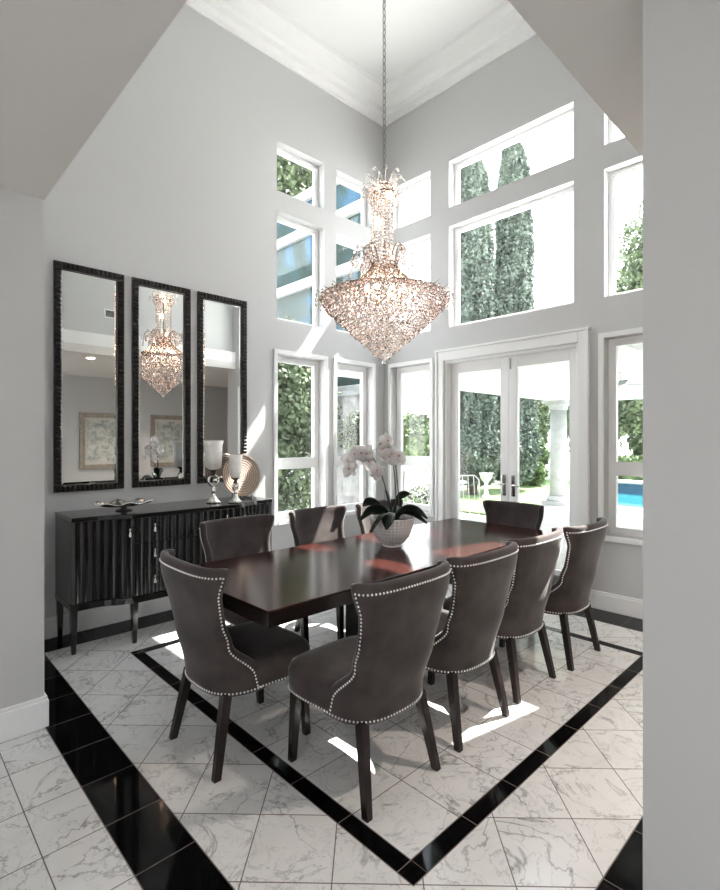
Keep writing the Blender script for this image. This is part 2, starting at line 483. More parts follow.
# baseboards
def base(name, boxes):
    mb = MB()
    for a, b in boxes: mb.box(a, b)
    return tag(mb.build(name, M['trim'], bevel=.004), kind='structure')
BH = .14
base('baseboard_left', [((X0, YW-.018, 0), (XW, YW, BH)), ((X0, YW-.012, BH), (XW, YW, BH+.02))])
base('baseboard_right', [((XW-.018, .47, 0), (XW, DOOR[0]-.09, BH)), ((XW-.012, .47, BH), (XW, DOOR[0]-.09, BH+.02)),
                         ((XW-.018, DOOR[1]+.09, 0), (XW, YW-.02, BH)), ((XW-.012, DOOR[1]+.09, BH), (XW, YW-.02, BH+.02))])
base('baseboard_pier', [((-4.2, 3.04, 0), (X0+.018, 3.06, BH)), ((-4.2, 3.047, BH), (X0+.012, 3.06, BH+.02)),
                        ((X0, 3.06, 0), (X0+.018, YW-.02, BH)), ((X0, 3.06, BH), (X0+.012, YW-.02, BH+.02))])

# windows ------------------------------------------------------------
wn = [0]
def window(axis, pos, u0, u1, z0, z1, sash=False):
    wn[0] += 1
    def bx(mb, ua, ub, da, db, za, zb):
        if axis == 'x': mb.box((pos+da, ua, za), (pos+db, ub, zb))
        else: mb.box((ua, pos+da, za), (ub, pos+db, zb))
    fr = MB(); w = .035; d0, d1 = .10, .16
    bx(fr, u0, u0+w, d0, d1, z0, z1); bx(fr, u1-w, u1, d0, d1, z0, z1)
    bx(fr, u0+w, u1-w, d0, d1, z0, z0+w); bx(fr, u0+w, u1-w, d0, d1, z1-w, z1)
    root = tag(fr.build('window_%d' % wn[0], M['trim'], bevel=.003), kind='structure')
    # glazing bead
    gb = MB(); q = w; t = .012
    bx(gb, u0+q, u0+q+t, d0+.012, d1-.012, z0+q, z1-q); bx(gb, u1-q-t, u1-q, d0+.012, d1-.012, z0+q, z1-q)
    bx(gb, u0+q+t, u1-q-t, d0+.012, d1-.012, z0+q, z0+q+t); bx(gb, u0+q+t, u1-q-t, d0+.012, d1-.012, z1-q-t, z1-q)
    gb.build('glazing_bead', M['trim'], root)
    if sash:
        zr = 1.245; s_ = MB(); bx(s_, u0+w, u1-w, d0-.005, d1-.01, zr-.03, zr+.03)
        s2 = .03
        for za, zb in ((z0+w, zr-.03), (zr+.03, z1-w)):
            bx(s_, u0+w, u0+w+s2, d0, d1-.012, za, zb); bx(s_, u1-w-s2, u1-w, d0, d1-.012, za, zb)
            bx(s_, u0+w+s2, u1-w-s2, d0, d1-.012, za, za+s2); bx(s_, u0+w+s2, u1-w-s2, d0, d1-.012, zb-s2, zb)
        s_.build('sash', M['trim'], root)
        # casing round the opening, on the room side
        c = MB(); k = .045
        bx(c, u0-k, u0, -.02, 0, z0-k, z1+k); bx(c, u1, u1+k, -.02, 0, z0-k, z1+k)
        bx(c, u0, u1, -.02, 0, z1, z1+k); bx(c, u0, u1, -.03, 0, z0-k, z0)
        c.build('casing', M['trim'], root, bevel=.004)
        for za, zb in ((z0+w+s2, zr-.03-s2), (zr+.03+s2, z1-w-s2)):
            g = MB(); bx(g, u0+w+s2, u1-w-s2, .128, .132, za, zb); g.build('glass_pane', M['glass'], root)
    else:
        g = MB(); bx(g, u0+q+t, u1-q-t, .128, .132, z0+q+t, z1-q-t); g.build('glass_pane', M['glass'], root)
    return root
for a, b in LW:
    for z in (up1, up2): window('y', YW, a, b, *z)
    window('y', YW, a, b, *low, sash=True)
for r in (RWn, RWb, RWs):
    for z in (up1, up2): window('x', XW, *r, *z)
for r in (RWn, RWs): window('x', XW, *r, *low, sash=True)

# french doors -------------------------------------------------------
c = MB(); a, b, _, zt = DOOR; k = .10
c.box((XW-.03, a-k, 0), (XW, a, zt+k)); c.box((XW-.03, b, 0), (XW, b+k, zt+k)); c.box((XW-.03, a, zt), (XW, b, zt+k))
c.box((XW-.045, a-k-.01, zt+k), (XW, b+k+.01, zt+k+.025))
c.box((XW-.045, a-k, 0), (XW-.03, a-k+.025, zt+k)); c.box((XW-.045, b+k-.025, 0), (XW-.03, b+k, zt+k))
c.box((XW, a, 0), (XW+T, a+.03, zt)); c.box((XW, b-.03, 0), (XW+T, b, zt)); c.box((XW, a+.03, zt-.03), (XW+T, b-.03, zt))
tag(c.build('trim_6', M['trim'], bevel=.005), kind='structure')
ym = (a+b)/2
for n_, (ya, yb, hs) in enumerate(((a+.03, ym-.002, 1), (ym+.002, b-.03, -1))):
    x0, x1 = XW+.08, XW+.125; st = .095
    d = MB(); d.box((x0, ya, .01), (x1, ya+st, zt-.03)); d.box((x0, yb-st, .01), (x1, yb, zt-.03))
    d.box((x0, ya+st, .01), (x1, yb-st, .25)); d.box((x0, ya+st, zt-.03-.11), (x1, yb-st, zt-.03))
    root = tag(d.build('door_%d' % (n_+1), M['trim'], bevel=.004), kind='structure')
    g = MB().box((x0+.02, ya+st, .25), (x0+.025, yb-st, zt-.14)); g.build('glass_pane', M['glass'], root)
    hy = (yb-.05) if hs == 1 else (ya+.05)
    h = MB(); h.box((x0-.006, hy-.022, .92), (x0, hy+.022, 1.14)); h.build('handle_plate', M['chrome'], root, bevel=.002)
    h = MB(); h.tube([(x0-.006, hy, 1.04), (x0-.045, hy, 1.04), (x0-.05, hy-hs*.09, 1.035)], .009, 8)
    h.build('door_handle', M['chrome'], root)
    if hs == 1:
        h = MB().box((x0-.012, yb-.03, zt-.16), (x0, yb-.012, zt-.05)); h.build('flush_bolt', M['chrome'], root)

# ------------------------------------------------------------------ dining table
tb = empty('dining_table', (2.575, 2.33, 0))
tag(tb, 'long dark espresso rectangular dining table in the middle of the room', 'table')
MB().box((-1.355,-.495,.759), (1.355,.495,.765)).build('tabletop', M['table'], tb, bevel=.002)
MB().box((-1.354,-.494,.69), (1.354,.494,.759)).build('apron', M['leg_wood'], tb, bevel=.003)
for sx in (-.22, .22):
    MB().box((sx-.11,-.14,.05), (sx+.11,.14,.62)).build('pedestal', M['leg_wood'], tb, bevel=.004)
MB().box((-.60,-.16,0), (.60,.16,.05)).build('base_plate', M['leg_wood'], tb, bevel=.004)
MB().box((-.62,-.2,.62), (.62,.2,.69)).build('support_rail', M['leg_wood'], tb, bevel=.004)

# ------------------------------------------------------------------ dining chair
def lerp_tab(tab, h):
    for (a, va), (b, vb) in zip(tab, tab[1:]):
        if h <= b: 
            t = max(0, (h-a)/(b-a)); t = t*t*(3-2*t)
            return va + (vb-va)*t
    return tab[-1][1]
WID = [(.335,.245),(.53,.240),(.71,.254),(.93,.292)]
DEP = [(.335,.225),(.41,.215),(.58,.085),(.68,.055),(.80,.06),(.93,.10)]
YB = [(.335,-.240),(.60,-.275),(.93,-.335)]
def shell(s, h):
    w = lerp_tab(WID, h); d = lerp_tab(DEP, h); yb = lerp_tab(YB, h)
    q = s*PI/2
    e = .72
    X = w*math.copysign(abs(math.sin(q))**e, s); Y = yb + d*(1-max(0, math.cos(q))**e)
    return X, Y
def make_chair():
    root = empty('dining_chair', (0,0,0))
    # backrest: one wrapped shell with wings
    NS, NV = 28, 20; TH = .052
    outer = [[None]*(NS+1) for _ in range(NV+1)]
    inner = [[None]*(NS+1) for _ in range(NV+1)]
    def S(i): return -1 + 2*i/NS
    for j in range(NV+1):
        h = .335 + (.93-.335)*j/NV
        row = [Vector((*shell(S(i), h), h)) for i in range(NS+1)]
        for i in range(NS+1):
            t = row[min(i+1, NS)] - row[max(i-1, 0)]
            n = Vector((t.y, -t.x, 0)).normalized()     # outward (towards -y at the middle)
            outer[j][i] = row[i]
            th = TH*(1 - .25*j/NV)
            inner[j][i] = row[i] - n*th
    mb = MB(); vs = []; fs = []
    def vid(side, j, i): return side*(NV+1)*(NS+1) + j*(NS+1) + i
    for grid in (outer, inner):
        for j in range(NV+1):
            for i in range(NS+1): vs.append(grid[j][i])
    for j in range(NV):
        for i in range(NS):
            fs.append((vid(0,j,i), vid(0,j,i+1), vid(0,j+1,i+1), vid(0,j+1,i)))
            fs.append((vid(1,j,i), vid(1,j+1,i), vid(1,j+1,i+1), vid(1,j,i+1)))
    # rounded rim: extra rows of vertices over the top and down both wing edges
    loop_o = [(j, 0) for j in range(NV+1)] + [(NV, i) for i in range(1, NS+1)] + [(j, NS) for j in range(NV-1, -1, -1)]
    rim = []
    K = 4
    cen = Vector((0, -.2, .60))
    for a_, (j, i) in enumerate(loop_o):
        o, n_ = outer[j][i], inner[j][i]
        mid = (o+n_)/2
        pj, pi_ = loop_o[max(a_-1, 0)]; qj, qi = loop_o[min(a_+1, len(loop_o)-1)]
        tan = (outer[qj][qi]-outer[pj][pi_]).normalized()
        across = (o-n_).normalized()
        out = tan.cross(across).normalized()
        ref = Vector((0,0,1)) if 0 < i < NS else Vector((0,1,0))
        if out.dot(ref) < 0 : out = -out
        half = (o-n_).length/2
        row = []
        for k in range(1, K):
            an = PI*k/K
            row.append(mid + across*half*math.cos(an) + out*half*.75*math.sin(an))
        rim.append(row)
    base_i = len(vs)
    for row in rim: vs += row
    def R(a_, k):
        j, i = loop_o[a_]
        if k == 0: return vid(0, j, i)
        if k == K: return vid(1, j, i)
        return base_i + a_*(K-1) + k-1
    for a_ in range(len(loop_o)-1):
        for k in range(K):
            fs.append((R(a_,k), R(a_,k+1), R(a_+1,k+1), R(a_+1,k)))
    # underside
    for i in range(NS): fs.append((vid(0,0,i), vid(1,0,i), vid(1,0,i+1), vid(0,0,i+1)))
    mb.add(vs, fs, True)
    o = mb.build('backrest', M['velvet'], root)
    bm = bmesh.new(); bm.from_mesh(o.data); bmesh.ops.recalc_face_normals(bm, faces=bm.faces); bm.to_mesh(o.data); bm.free()
    # seat: rounded cushion with a gently domed top
    st = MB(); vs = []; fs = []
    n = 40
    def plan(k, grow):
        a_ = 2*PI*k/n; c_, s_ = math.cos(a_), math.sin(a_)
        e = .38
        X = math.copysign(abs(c_)**e, c_); Y = math.copysign(abs(s_)**e, s_)
        y = .055 + Y*(.245+grow)
        w = (.252+grow) - .022*max(0, (.1-y))/.3
        return X*w, y
    rows = [(-.012,.335),(0,.342),(.002,.38),(.003,.435),(-.006,.463),(-.028,.478),(-.09,.488),(-.16,.492)]
    for g, z in rows:
        for k in range(n): x_, y_ = plan(k, g); vs.append((x_, y_, z))
    for r_ in range(len(rows)-1):
        for k in range(n): fs.append((r_*n+k, r_*n+(k+1)%n, (r_+1)*n+(k+1)%n, (r_+1)*n+k))
    fs.append(tuple(reversed(range(n)))); m_ = (len(rows)-1)*n; fs.append(tuple(m_+k for k in range(n)))
    st.add(vs, fs, True); st.build('seat', M['velvet'], root)
    # legs
    for sx in (-1, 1):
        MB().frustum((sx*.205,.235,.35), (.022,.022), (sx*.213,.258,0), (.016,.016)).build('leg', M['leg_wood'], root, bevel=.003)
        MB().frustum((sx*.183,-.18,.35), (.022,.022), (sx*.222,-.25,0), (.016,.017)).build('leg', M['leg_wood'], root, bevel=.003)
    # nailhead trim
    nm = MB(); path = []
    H0, H1 = .348, .905; e_s = .955
    P = lambda s, h: Vector((*shell(s, h), h))
    pts = [P(-e_s, H0 + (H1-H0)*t/80) for t in range(81)]
    pts += [P(-e_s + 2*e_s*t/120, H1) for t in range(1, 121)]
    pts += [P(e_s, H1 - (H1-H0)*t/80) for t in range(1, 81)]
    paths = [pts, [P(-1+2*t/160, H0) for t in range(161)]]
    seat_path = []
    for t in range(0, 401):
        a_ = -PI*.22 + (PI*1.44)*t/400
        k = a_/(2*PI)*n
        x_, y_ = plan(k, .002); seat_path.append(Vector((x_, y_, .350)))
    paths.append([p for p in seat_path if p.y > -.04])
    for pts in paths:
        acc = 0; last = pts[0]; out = [last]
        for p in pts[1:]:
            seg = (p-last).length
            while acc + seg >= .0170:
                t = (.0170-acc)/seg; last = last + (p-last)*t; out.append(last.copy()); seg = (p-last).length; acc = 0
            acc += seg; last = p
        for p in out: nm.sphere(p, .0052, 6, 4)
    nm.build('nailhead_trim', M['nail'], root)
    return root
chair0 = make_chair()
G_CH = 'velvet dining chairs round the table'
spots = [ # x, y, rz, label
 (1.63,1.67,0,'taupe velvet dining chair closest to the camera, back turned, at the near table corner'),
 (1.34,2.265,-PI/2,'taupe velvet dining chair at the left short end of the table, before the sideboard'),
 (2.262,1.68,0,'taupe velvet dining chair second along the near side, just behind the closest chair'),
 (2.872,1.705,0,'taupe velvet dining chair third along the near side, before the one by the right wall'),
 (3.50,1.67,0,'taupe velvet dining chair farthest along the near side of the table, beside the right wall'),
 (3.83,2.29,PI/2,'taupe velvet dining chair at the far short end of the table, before the glass doors'),
 (1.87,2.93,PI,'taupe velvet dining chair on the far side of the table, in front of the sideboard'),
 (2.62,2.95,PI,'taupe velvet dining chair on the far side with a band of sun across its back'),
 (3.32,2.93,PI,'taupe velvet dining chair on the far side, half hidden behind the orchid'),
]
for i, (x, y, r, lab) in enumerate(spots):
    o = chair0 if i == 0 else copy_tree(chair0)
    o.location = (x, y, 0); o.rotation_euler = (0, 0, r)
    tag(o, lab, 'chair', G_CH)

# ------------------------------------------------------------------ sideboard
sb = empty('sideboard', (1.825, 4.36, 0))
tag(sb, 'black lacquered sideboard with fluted bowed front and silver pulls, under the mirrors', 'sideboard')
sx0, sx1 = -.83, .83            # local x; local y: 0 at the back, negative to the room
def fronty(x):                     # plan of the front
    t = (abs(x) - .40)/(.30)
    t = min(1, max(0, t)); t = t*t*(3-2*t)
    return -.545 + .105*t
xa, xb = -.43, .43
def poly_slab(f, x0, x1, z0, z1, back=0.0, n=40, grow=0.0):
    mb = MB(); top = [(x0, back)] + [(x0+(x1-x0)*i/n, f(x0+(x1-x0)*i/n)-grow) for i in range(n+1)] + [(x1, back)]
    m_ = len(top)
    vs = [(x, y, z0) for x, y in top] + [(x, y, z1) for x, y in top]
    fs = [tuple(reversed(range(m_))), tuple(range(m_, 2*m_))] + [(i, (i+1) % m_, m_+(i+1) % m_, m_+i) for i in range(m_)]
    return mb.add(vs, fs)
poly_slab(lambda x: fronty(x)+.035, sx0+.012, sx1-.012, .345, .925).build('body', M['reflection_grey'], sb)
poly_slab(fronty, sx0, sx1, .925, .955, grow=.002).build('top', M['black_wood'], sb, bevel=.003)
ap = poly_slab(fronty, sx0, sx1, .30, .345, grow=.0)
ap.build('apron', M['black_wood'], sb, bevel=.003)
for s_ in (sx0, sx1-.03):
    MB().box((s_, -.432, .345), (s_+.03, -.01, .925)).build('side_panel', M['reflection_grey'], sb, bevel=.003)
def fluted(x0, x1, z0, z1, pitch=.058, dep=.014):
    n = max(2, round((x1-x0)/pitch)); K = 10; mb = MB(); vs = []; fs = []
    pts = []
    for i in range(n*K+1):
        x = x0 + (x1-x0)*i/(n*K); y = fronty(x)
        dy = (fronty(x+.001)-fronty(x-.001))/.002
        nx, ny = dy, -1; L = math.hypot(nx, ny); nx /= L; ny /= L
        ph = (i % K)/K
        prof = -dep*math.sin(PI*ph)**.8 if i % K else 0
        pts.append((x+nx*(prof), y+ny*(prof)))
    m_ = len(pts)
    for x, y in pts: vs.append((x, y, z0))
    for x, y in pts: vs.append((x, y, z1))
    vs += [(x0, fronty(x0)+.035, z0), (x1, fronty(x1)+.035, z0), (x0, fronty(x0)+.035, z1), (x1, fronty(x1)+.035, z1)]
    for i in range(m_-1): fs.append((i, i+1, m_+i+1, m_+i))
    b0 = 2*m_
    fs += [(b0, 0, m_, b0+2), (m_-1, b0+1, b0+3, 2*m_-1)]
    fs.append(tuple([b0] + [b0+1] + list(range(m_-1, -1, -1))))
    fs.append(tuple([b0+2] + list(range(m_, 2*m_)) + [b0+3]))
    return mb.add(vs, fs)
def pull(x, z, parent):
    y = fronty(x) - .012
    mb = MB(); mb.lathe([(.002,-.036),(.010,-.034),(.011,-.024),(.005,-.004),(.0035,.010),(.006,.018),(.006,.022),(.002,.026)], 12, (x, y-.012, z))
    mb.box((x-.004, y-.012, z+.016), (x+.004, y+.01, z+.024))
    o = mb.build('pull', M['chrome'], parent); o['label'] = 'silver bottle-shaped pull'; return o
d = fluted(sx0+.03, xa-.004, .35, .92, .056).build('door', M['black_wood'], sb); pull(-.475, .83, d)
d = fluted(xb+.004, sx1-.03, .35, .92, .056).build('door', M['black_wood'], sb); pull(.475, .83, d)
for z0, z1 in ((.35,.545),(.55,.735),(.74,.92)):
    d = fluted(xa, xb, z0, z1).build('drawer', M['black_wood'], sb)
    for xx in (-.30, .30): pull(xx, (z0+z1)/2+.02, d)
for x, y in ((sx0+.018,-.42),(sx1-.018,-.42),(xa+.0,-.51),(xb,-.51),(sx0+.025,-.035),(sx1-.025,-.035)):
    MB().frustum((x, y, .345), (.025,.025), (x, y, 0), (.014,.014)).build('leg', M['black_wood'], sb, bevel=.003)

# mirrors ------------------------------------------------------------
def make_mirror():
    root = empty('wall_mirror', (0,0,0))
    W, H, fw = .51, 1.765, .052
    def strip(L, horiz):
        mb = MB(); n = round(L/.034)
        for i in range(n):
            a = L*i/n; b = L*(i+1)/n; g = .0
            # ribbed: each block has a bevelled crown
            if horiz: v0, v1 = (a, 0), (b, fw)
            else: v0, v1 = (0, a), (fw, b)
            vs = [(v0[0],0,v0[1]),(v1[0],0,v0[1]),(v1[0],0,v1[1]),(v0[0],0,v1[1]),
                  (v0[0],-.024,v0[1]),(v1[0],-.024,v0[1]),(v1[0],-.024,v1[1]),(v0[0],-.024,v1[1])]
            q = .011
            vs += [(v0[0]+q,-.036,v0[1]+q),(v1[0]-q,-.036,v0[1]+q),(v1[0]-q,-.036,v1[1]-q),(v0[0]+q,-.036,v1[1]-q)]
            fs = [(3,2,1,0),(0,1,5,4),(1,2,6,5),(2,3,7,6),(3,0,4,7),(4,5,9,8),(5,6,10,9),(6,7,11,10),(7,4,8,11),(8,9,10,11)]
            mb.add(vs, fs)
        return mb
    mb = MB()
    for sub, off in ((strip(H, False), (0,0)), (strip(H, False), (W-fw,0)), (strip(W-2*fw, True), (fw,0)), (strip(W-2*fw, True), (fw,H-fw))):
        mb.add([(v[0]+off[0]-W/2, v[1], v[2]+off[1]) for v in sub.v], sub.f)
    mb.build('frame', M['frame'], root)
    x0, x1, z0, z1 = -W/2+fw-.004, W/2-fw+.004, fw-.004, H-fw+.004; q = .024
    vs = [(x0,-.006,z0),(x1,-.006,z0),(x1,-.006,z1),(x0,-.006,z1),(x0+q,-.0085,z0+q),(x1-q,-.0085,z0+q),(x1-q,-.0085,z1-q),(x0+q,-.0085,z1-q),
          (x0,-.001,z0),(x1,-.001,z0),(x1,-.001,z1),(x0,-.001,z1)]
    fs = [(4,5,6,7),(0,1,5,4),(1,2,6,5),(2,3,7,6),(3,0,4,7),(8,11,10,9)]
    o = MB().add(vs, fs).build('mirror_glass', M['mirror'], root); o['label'] = 'bevelled mirror glass'
    return root
m0 = make_mirror()
for i, (x, lab) in enumerate(((1.245,'tall dark ribbed-frame mirror hanging nearest the left pier, leftmost of three'),
                              (1.823,'tall dark ribbed-frame mirror in the middle of three, reflecting the chandelier'),
                              (2.405,'tall dark ribbed-frame mirror nearest the windows, behind the candle holders'))):
    o = m0 if i == 0 else copy_tree(m0)
    o.location = (x, YW-.001, 1.10); tag(o, lab, 'mirror', 'tall mirrors over the sideboard')

# silver dish ----------------------------------------------------------
dish = empty('leaf_dish', (1.40, 4.08, .956))
tag(dish, 'silver scalloped leaf-shaped dish on dark foot at left of sideboard top', 'dish')
mb = MB(); vs = []; fs = []; n, K = 48, 8
for side in (0, 1):
    for j in range(K+1):
        r = j/K
        for k in range(n):
            a = 2*PI*k/n; sc_ = 1 + .07*math.cos(8*a)*r
            X, Y = .215*r*sc_*math.cos(a), .135*r*sc_*math.sin(a)
            z = .034 + .032*r**2 + .010*math.cos(8*a)*r*r + (.0 if side == 0 else -.006)
            vs.append((X, Y, z))
o_ = (K+1)*n
for j in range(K):
    for k in range(n):
        k2 = (k+1) % n
        fs.append((j*n+k, j*n+k2, (j+1)*n+k2, (j+1)*n+k)); fs.append((o_+j*n+k, o_+(j+1)*n+k, o_+(j+1)*n+k2, o_+j*n+k2))
for k in range(n): k2 = (k+1) % n; fs.append((K*n+k, K*n+k2, o_+K*n+k2, o_+K*n+k))
mb.add(vs, fs, True).build('bowl', M['silver'], dish)
MB().lathe([(.06,0),(.06,.006),(.025,.012),(.02,.03)], 20).build('foot', M['dark_metal'], dish)

# candle holders -------------------------------------------------------
def holder(loc, hs, cup_h, cr, lab):
    root = empty('candle_holder', loc); tag(root, lab, 'candle holder', 'silver candle holders on the sideboard')
    MB().lathe([(.065,0),(.068,.006),(.05,.015),(.022,.05),(.014,.075)], 8, smooth=False).build('base', M['silver'], root)
    st = MB(); z0 = .075; z1 = hs-.045
    rr = min(.045, (z1-z0)*.28)
    zc = z1 - rr - .005
    st.lathe([(.014,z0),(.018,z0+(zc-rr-z0)*.4),(.010,zc-rr)], 12)
    st.build('stem', M['silver'], root)
    rg = MB(); pts = [(rr*math.cos(2*PI*i/24), 0, zc+rr*math.sin(2*PI*i/24)) for i in range(25)]
    rg.tube(pts, .011, 8); rg.sphere((rr*.3, 0, zc), .02, 10, 6); rg.build('ring', M['silver'], root)
    nk = MB().lathe([(.012,zc+rr),(.02,z1),(.012,hs-.025),(.03,hs-.008),(.045,hs)], 16)
    nk.build('collar', M['dark_metal'], root)
    cp = MB(); cp.lathe([(.03,hs),(cr*.75,hs+.02),(cr*.84,hs+cup_h*.4),(cr*.88,hs+cup_h*.8),(cr*1.02,hs+cup_h),(cr*.97,hs+cup_h),(cr*.84,hs+cup_h*.8),(cr*.78,hs+.03),(.02,hs+.02)], 28)
    cp.build('cup', M['frosted'], root)['label'] = 'frosted white glass cup'
    return root
holder((2.14,4.06,.956), .285, .255, .086, 'taller silver candle holder with large frosted cup, standing at the left')
holder((2.28,3.93,.956), .215, .20, .062, 'shorter silver candle holder with small frosted cup, before the woven disc')

# woven disc -----------------------------------------------------------
wd = empty('woven_disc', (2.50, 4.17, .956)); tag(wd, 'round brown woven decorative disc standing on the right end of the sideboard', 'decorative disc')
Mx = Matrix.Translation((0, .03, .215)) @ Matrix.Rotation(math.radians(-10), 4, 'X')
prof = [(.002,-.02),(.05,-.02),(.19,-.012),(.2,-.002),(.2,.008),(.19,.002),(.05,-.006),(.002,-.006)]
o = MB().lathe([(r, z) for r, z in prof], 48, M=Matrix.Rotation(PI/2, 4, 'X')).build('disc', M['woven'], wd)
o.matrix_local = Mx
mb = MB()
for s_ in (-.06, .06):
    mb.tube([(s_, -.05, .03), (s_, -.045, .004), (s_, .10, .004), (s_*.3, .11, .16)], .005, 6)
mb.tube([(-.06,-.045,.006),(.06,-.045,.006)], .005, 6)
mb.build('easel', M['dark_metal'], wd)

# ------------------------------------------------------------------ orchid
orc = empty('potted_orchid', (2.59, 2.37, .766))
tag(orc, 'white orchid with dark leaves in a white textured bowl on the dining table', 'potted plant')
prof = [(.062,0),(.070,.004),(.064,.016),(.085,.03),(.12,.075),(.142,.13),(.152,.185),(.158,.20),(.150,.202),(.142,.185),(.135,.17)]
n = 80; vs = []; fs = []
fine = []
for i in range(len(prof)-1):
    for t in range(4): 
        u = t/4; fine.append((prof[i][0]*(1-u)+prof[i+1][0]*u, prof[i][1]*(1-u)+prof[i+1][1]*u))
fine.append(prof[-1])
mb = MB(); mb.lathe(fine, n, rad=lambda a, z: 1 + (.022*math.sin(16*a+z*90)*math.sin(16*a-z*90) if .03 < z < .185 else 0))
mb.build('pot', M['pot'], orc)
MB().lathe([(.001,.172),(.139,.175),(.139,.165),(.001,.165)], 24).build('soil', M['soil'], orc)
rgt = math.atan2(-.694, .72)    # the camera's right, as an azimuth
def cvec(r, z, d=0.0): return Vector((math.cos(rgt)*r - math.sin(rgt)*d, math.sin(rgt)*r + math.cos(rgt)*d, z))
def bez(pts, n=20):
    out = []
    for i in range(n+1):
        t = i/n; q = [Vector(p) for p in pts]
        while len(q) > 1: q = [q[k]*(1-t)+q[k+1]*t for k in range(len(q)-1)]
        out.append(q[0])
    return out
def leaf(p1, p2, p3, W, twist):
    pts = bez([cvec(*q) for q in ((p1[0]*.3, .17, p1[2]*.3), p1, p2, p3)], 14)
    vs = []; fs = []; N = len(pts)-1
    for i, p in enumerate(pts):
        t = i/N; tan = (pts[min(i+1, N)]-pts[max(i-1, 0)]).normalized()
        sd = tan.cross(Vector((0,0,1)))
        if sd.length < .05: sd = tan.cross(cvec(0,0,1))
        sd = (Matrix.Rotation(twist, 3, tan) @ sd.normalized())
        nr = tan.cross(sd)
        w = W*(.35+.65*math.sin(PI*min(1, t*1.05)*.5))*(1-max(0, (t-.6)/.4)**2.4*.97)
        for q, dz in ((-1,.009),(-.5,0),(0,-.007),(.5,0),(1,.009)): vs.append(p + sd*(q*w) + nr*dz)
    for i in range(N):
        for k in range(4): fs.append((i*5+k, (i+1)*5+k, (i+1)*5+k+1, i*5+k+1))
    o = MB().add(vs, fs, True).build('leaf', M['leaf_dark'], orc)
    m_ = o.modifiers.new('thick', 'SOLIDIFY'); m_.thickness = .003
for p1, p2, p3, W, tw in (
    ((-.05,.30,-.03), (-.16,.30,-.06), (-.22,.19,-.08), .050, .9),
    ((-.04,.27,-.08), (-.10,.24,-.15), (-.15,.13,-.19), .056, .5),
    ((-.02,.28,-.07), (-.03,.25,-.15), (-.05,.15,-.20), .052, .2),
    ((.06,.30,-.02), (.15,.31,-.04), (.24,.20,-.05), .040, -.8),
    ((.06,.27,.03), (.16,.25,.05), (.25,.15,.04), .036, -.6),
    ((-.08,.33,.03), (-.15,.34,.05), (-.20,.27,.06), .045, .8),
    ((.02,.35,.02), (.06,.37,.03), (.13,.36,.03), .036, -1.0),
    ((-.01,.34,.0), (-.03,.38,.02), (-.04,.385,.02), .040, .4),
    ((.03,.28,.10), (.05,.27,.17), (.08,.18,.22), .045, 0),
    ((-.04,.28,.10), (-.08,.26,.17), (-.12,.17,.21), .045, 0)):
    leaf(p1, p2, p3, W, tw)
s1 = bez([cvec(0,.18), cvec(-.03,.38), cvec(-.10,.72), cvec(-.20,.72), cvec(-.32,.50)], 24)
s2 = bez([cvec(.03,.18), cvec(.03,.4), cvec(.02,.66), cvec(-.02,.76), cvec(-.09,.70)], 24)
s3 = bez([cvec(.05,.18), cvec(.05,.4), cvec(.03,.60), cvec(.0,.66)], 18)
for s_ in (s1, s2, s3): MB().tube(s_, .0035, 6).build('stem', M['stem'], orc)
def flower(p, face, size, spin):
    face = Vector(face).normalized(); a = face.orthogonal().normalized(); b = face.cross(a)
    mb = MB()
    for k, (l, w) in enumerate(((1,.55),(1.05,.85),(.9,.5),(.9,.5),(1.05,.85))):
        an = spin + (0, 1.35, 2.5, -2.5, -1.35)[k]
        u = a*math.cos(an) + b*math.sin(an); v = a*-math.sin(an) + b*math.cos(an)
        vs = []; N = 6
        for i in range(N+1):
            t = i/N; ww = w*size*math.sin(PI*(.12+.88*t))**.6*.62 if i < N else .002
            c_ = Vector(p) + u*(l*size*t) + face*(-.25*size*t*t + .08*size*math.sin(PI*t))
            for q in (-1, 0, 1): vs.append(c_ + v*(q*ww) + face*(.04*size*(1-abs(q))))
        fs = []
        for i in range(N):
            for q in range(2): fs.append((i*3+q, (i+1)*3+q, (i+1)*3+q+1, i*3+q+1))
        mb.add(vs, fs, True)
    o = mb.build('flower', M['petal'], orc)
    m_ = o.modifiers.new('thick', 'SOLIDIFY'); m_.thickness = .0015
    MB().sphere(Vector(p)+face*.008, .009, 8, 5).build('flower_lip', M['petal_c'], o)
tocam = Vector((-.694,-.72,0))
fl = [(s1, t) for t in (.42,.49,.55,.61,.67,.73,.79,.85,.91,.98)] + [(s2, t) for t in (.58,.68,.78,.88,1.0)] + [(s3, 1.0), (s3, .86)]
for i, (s_, t) in enumerate(fl):
    p = s_[min(len(s_)-1, int(t*(len(s_)-1)))]
    side = (-1)**i
    off = cvec(random.uniform(-.035,.035)+ (.035 if s_ is s3 and t < 1 else 0), random.uniform(-.04,.03), side*.022)
    f = tocam + Vector((random.uniform(-.6,.6), random.uniform(-.6,.6), random.uniform(-.3,.35)))
    flower(p + off, f, random.uniform(.058,.068), random.uniform(-.5,.5))

# ------------------------------------------------------------------ chandelier
CX, CY = 2.63, 2.48
ch = empty('chandelier', (CX, CY, 2.04)); tag(ch, 'large tiered crystal chandelier with warm bulbs, hung on a chain over the table', 'chandelier')
Z = lambda z: z - 2.04
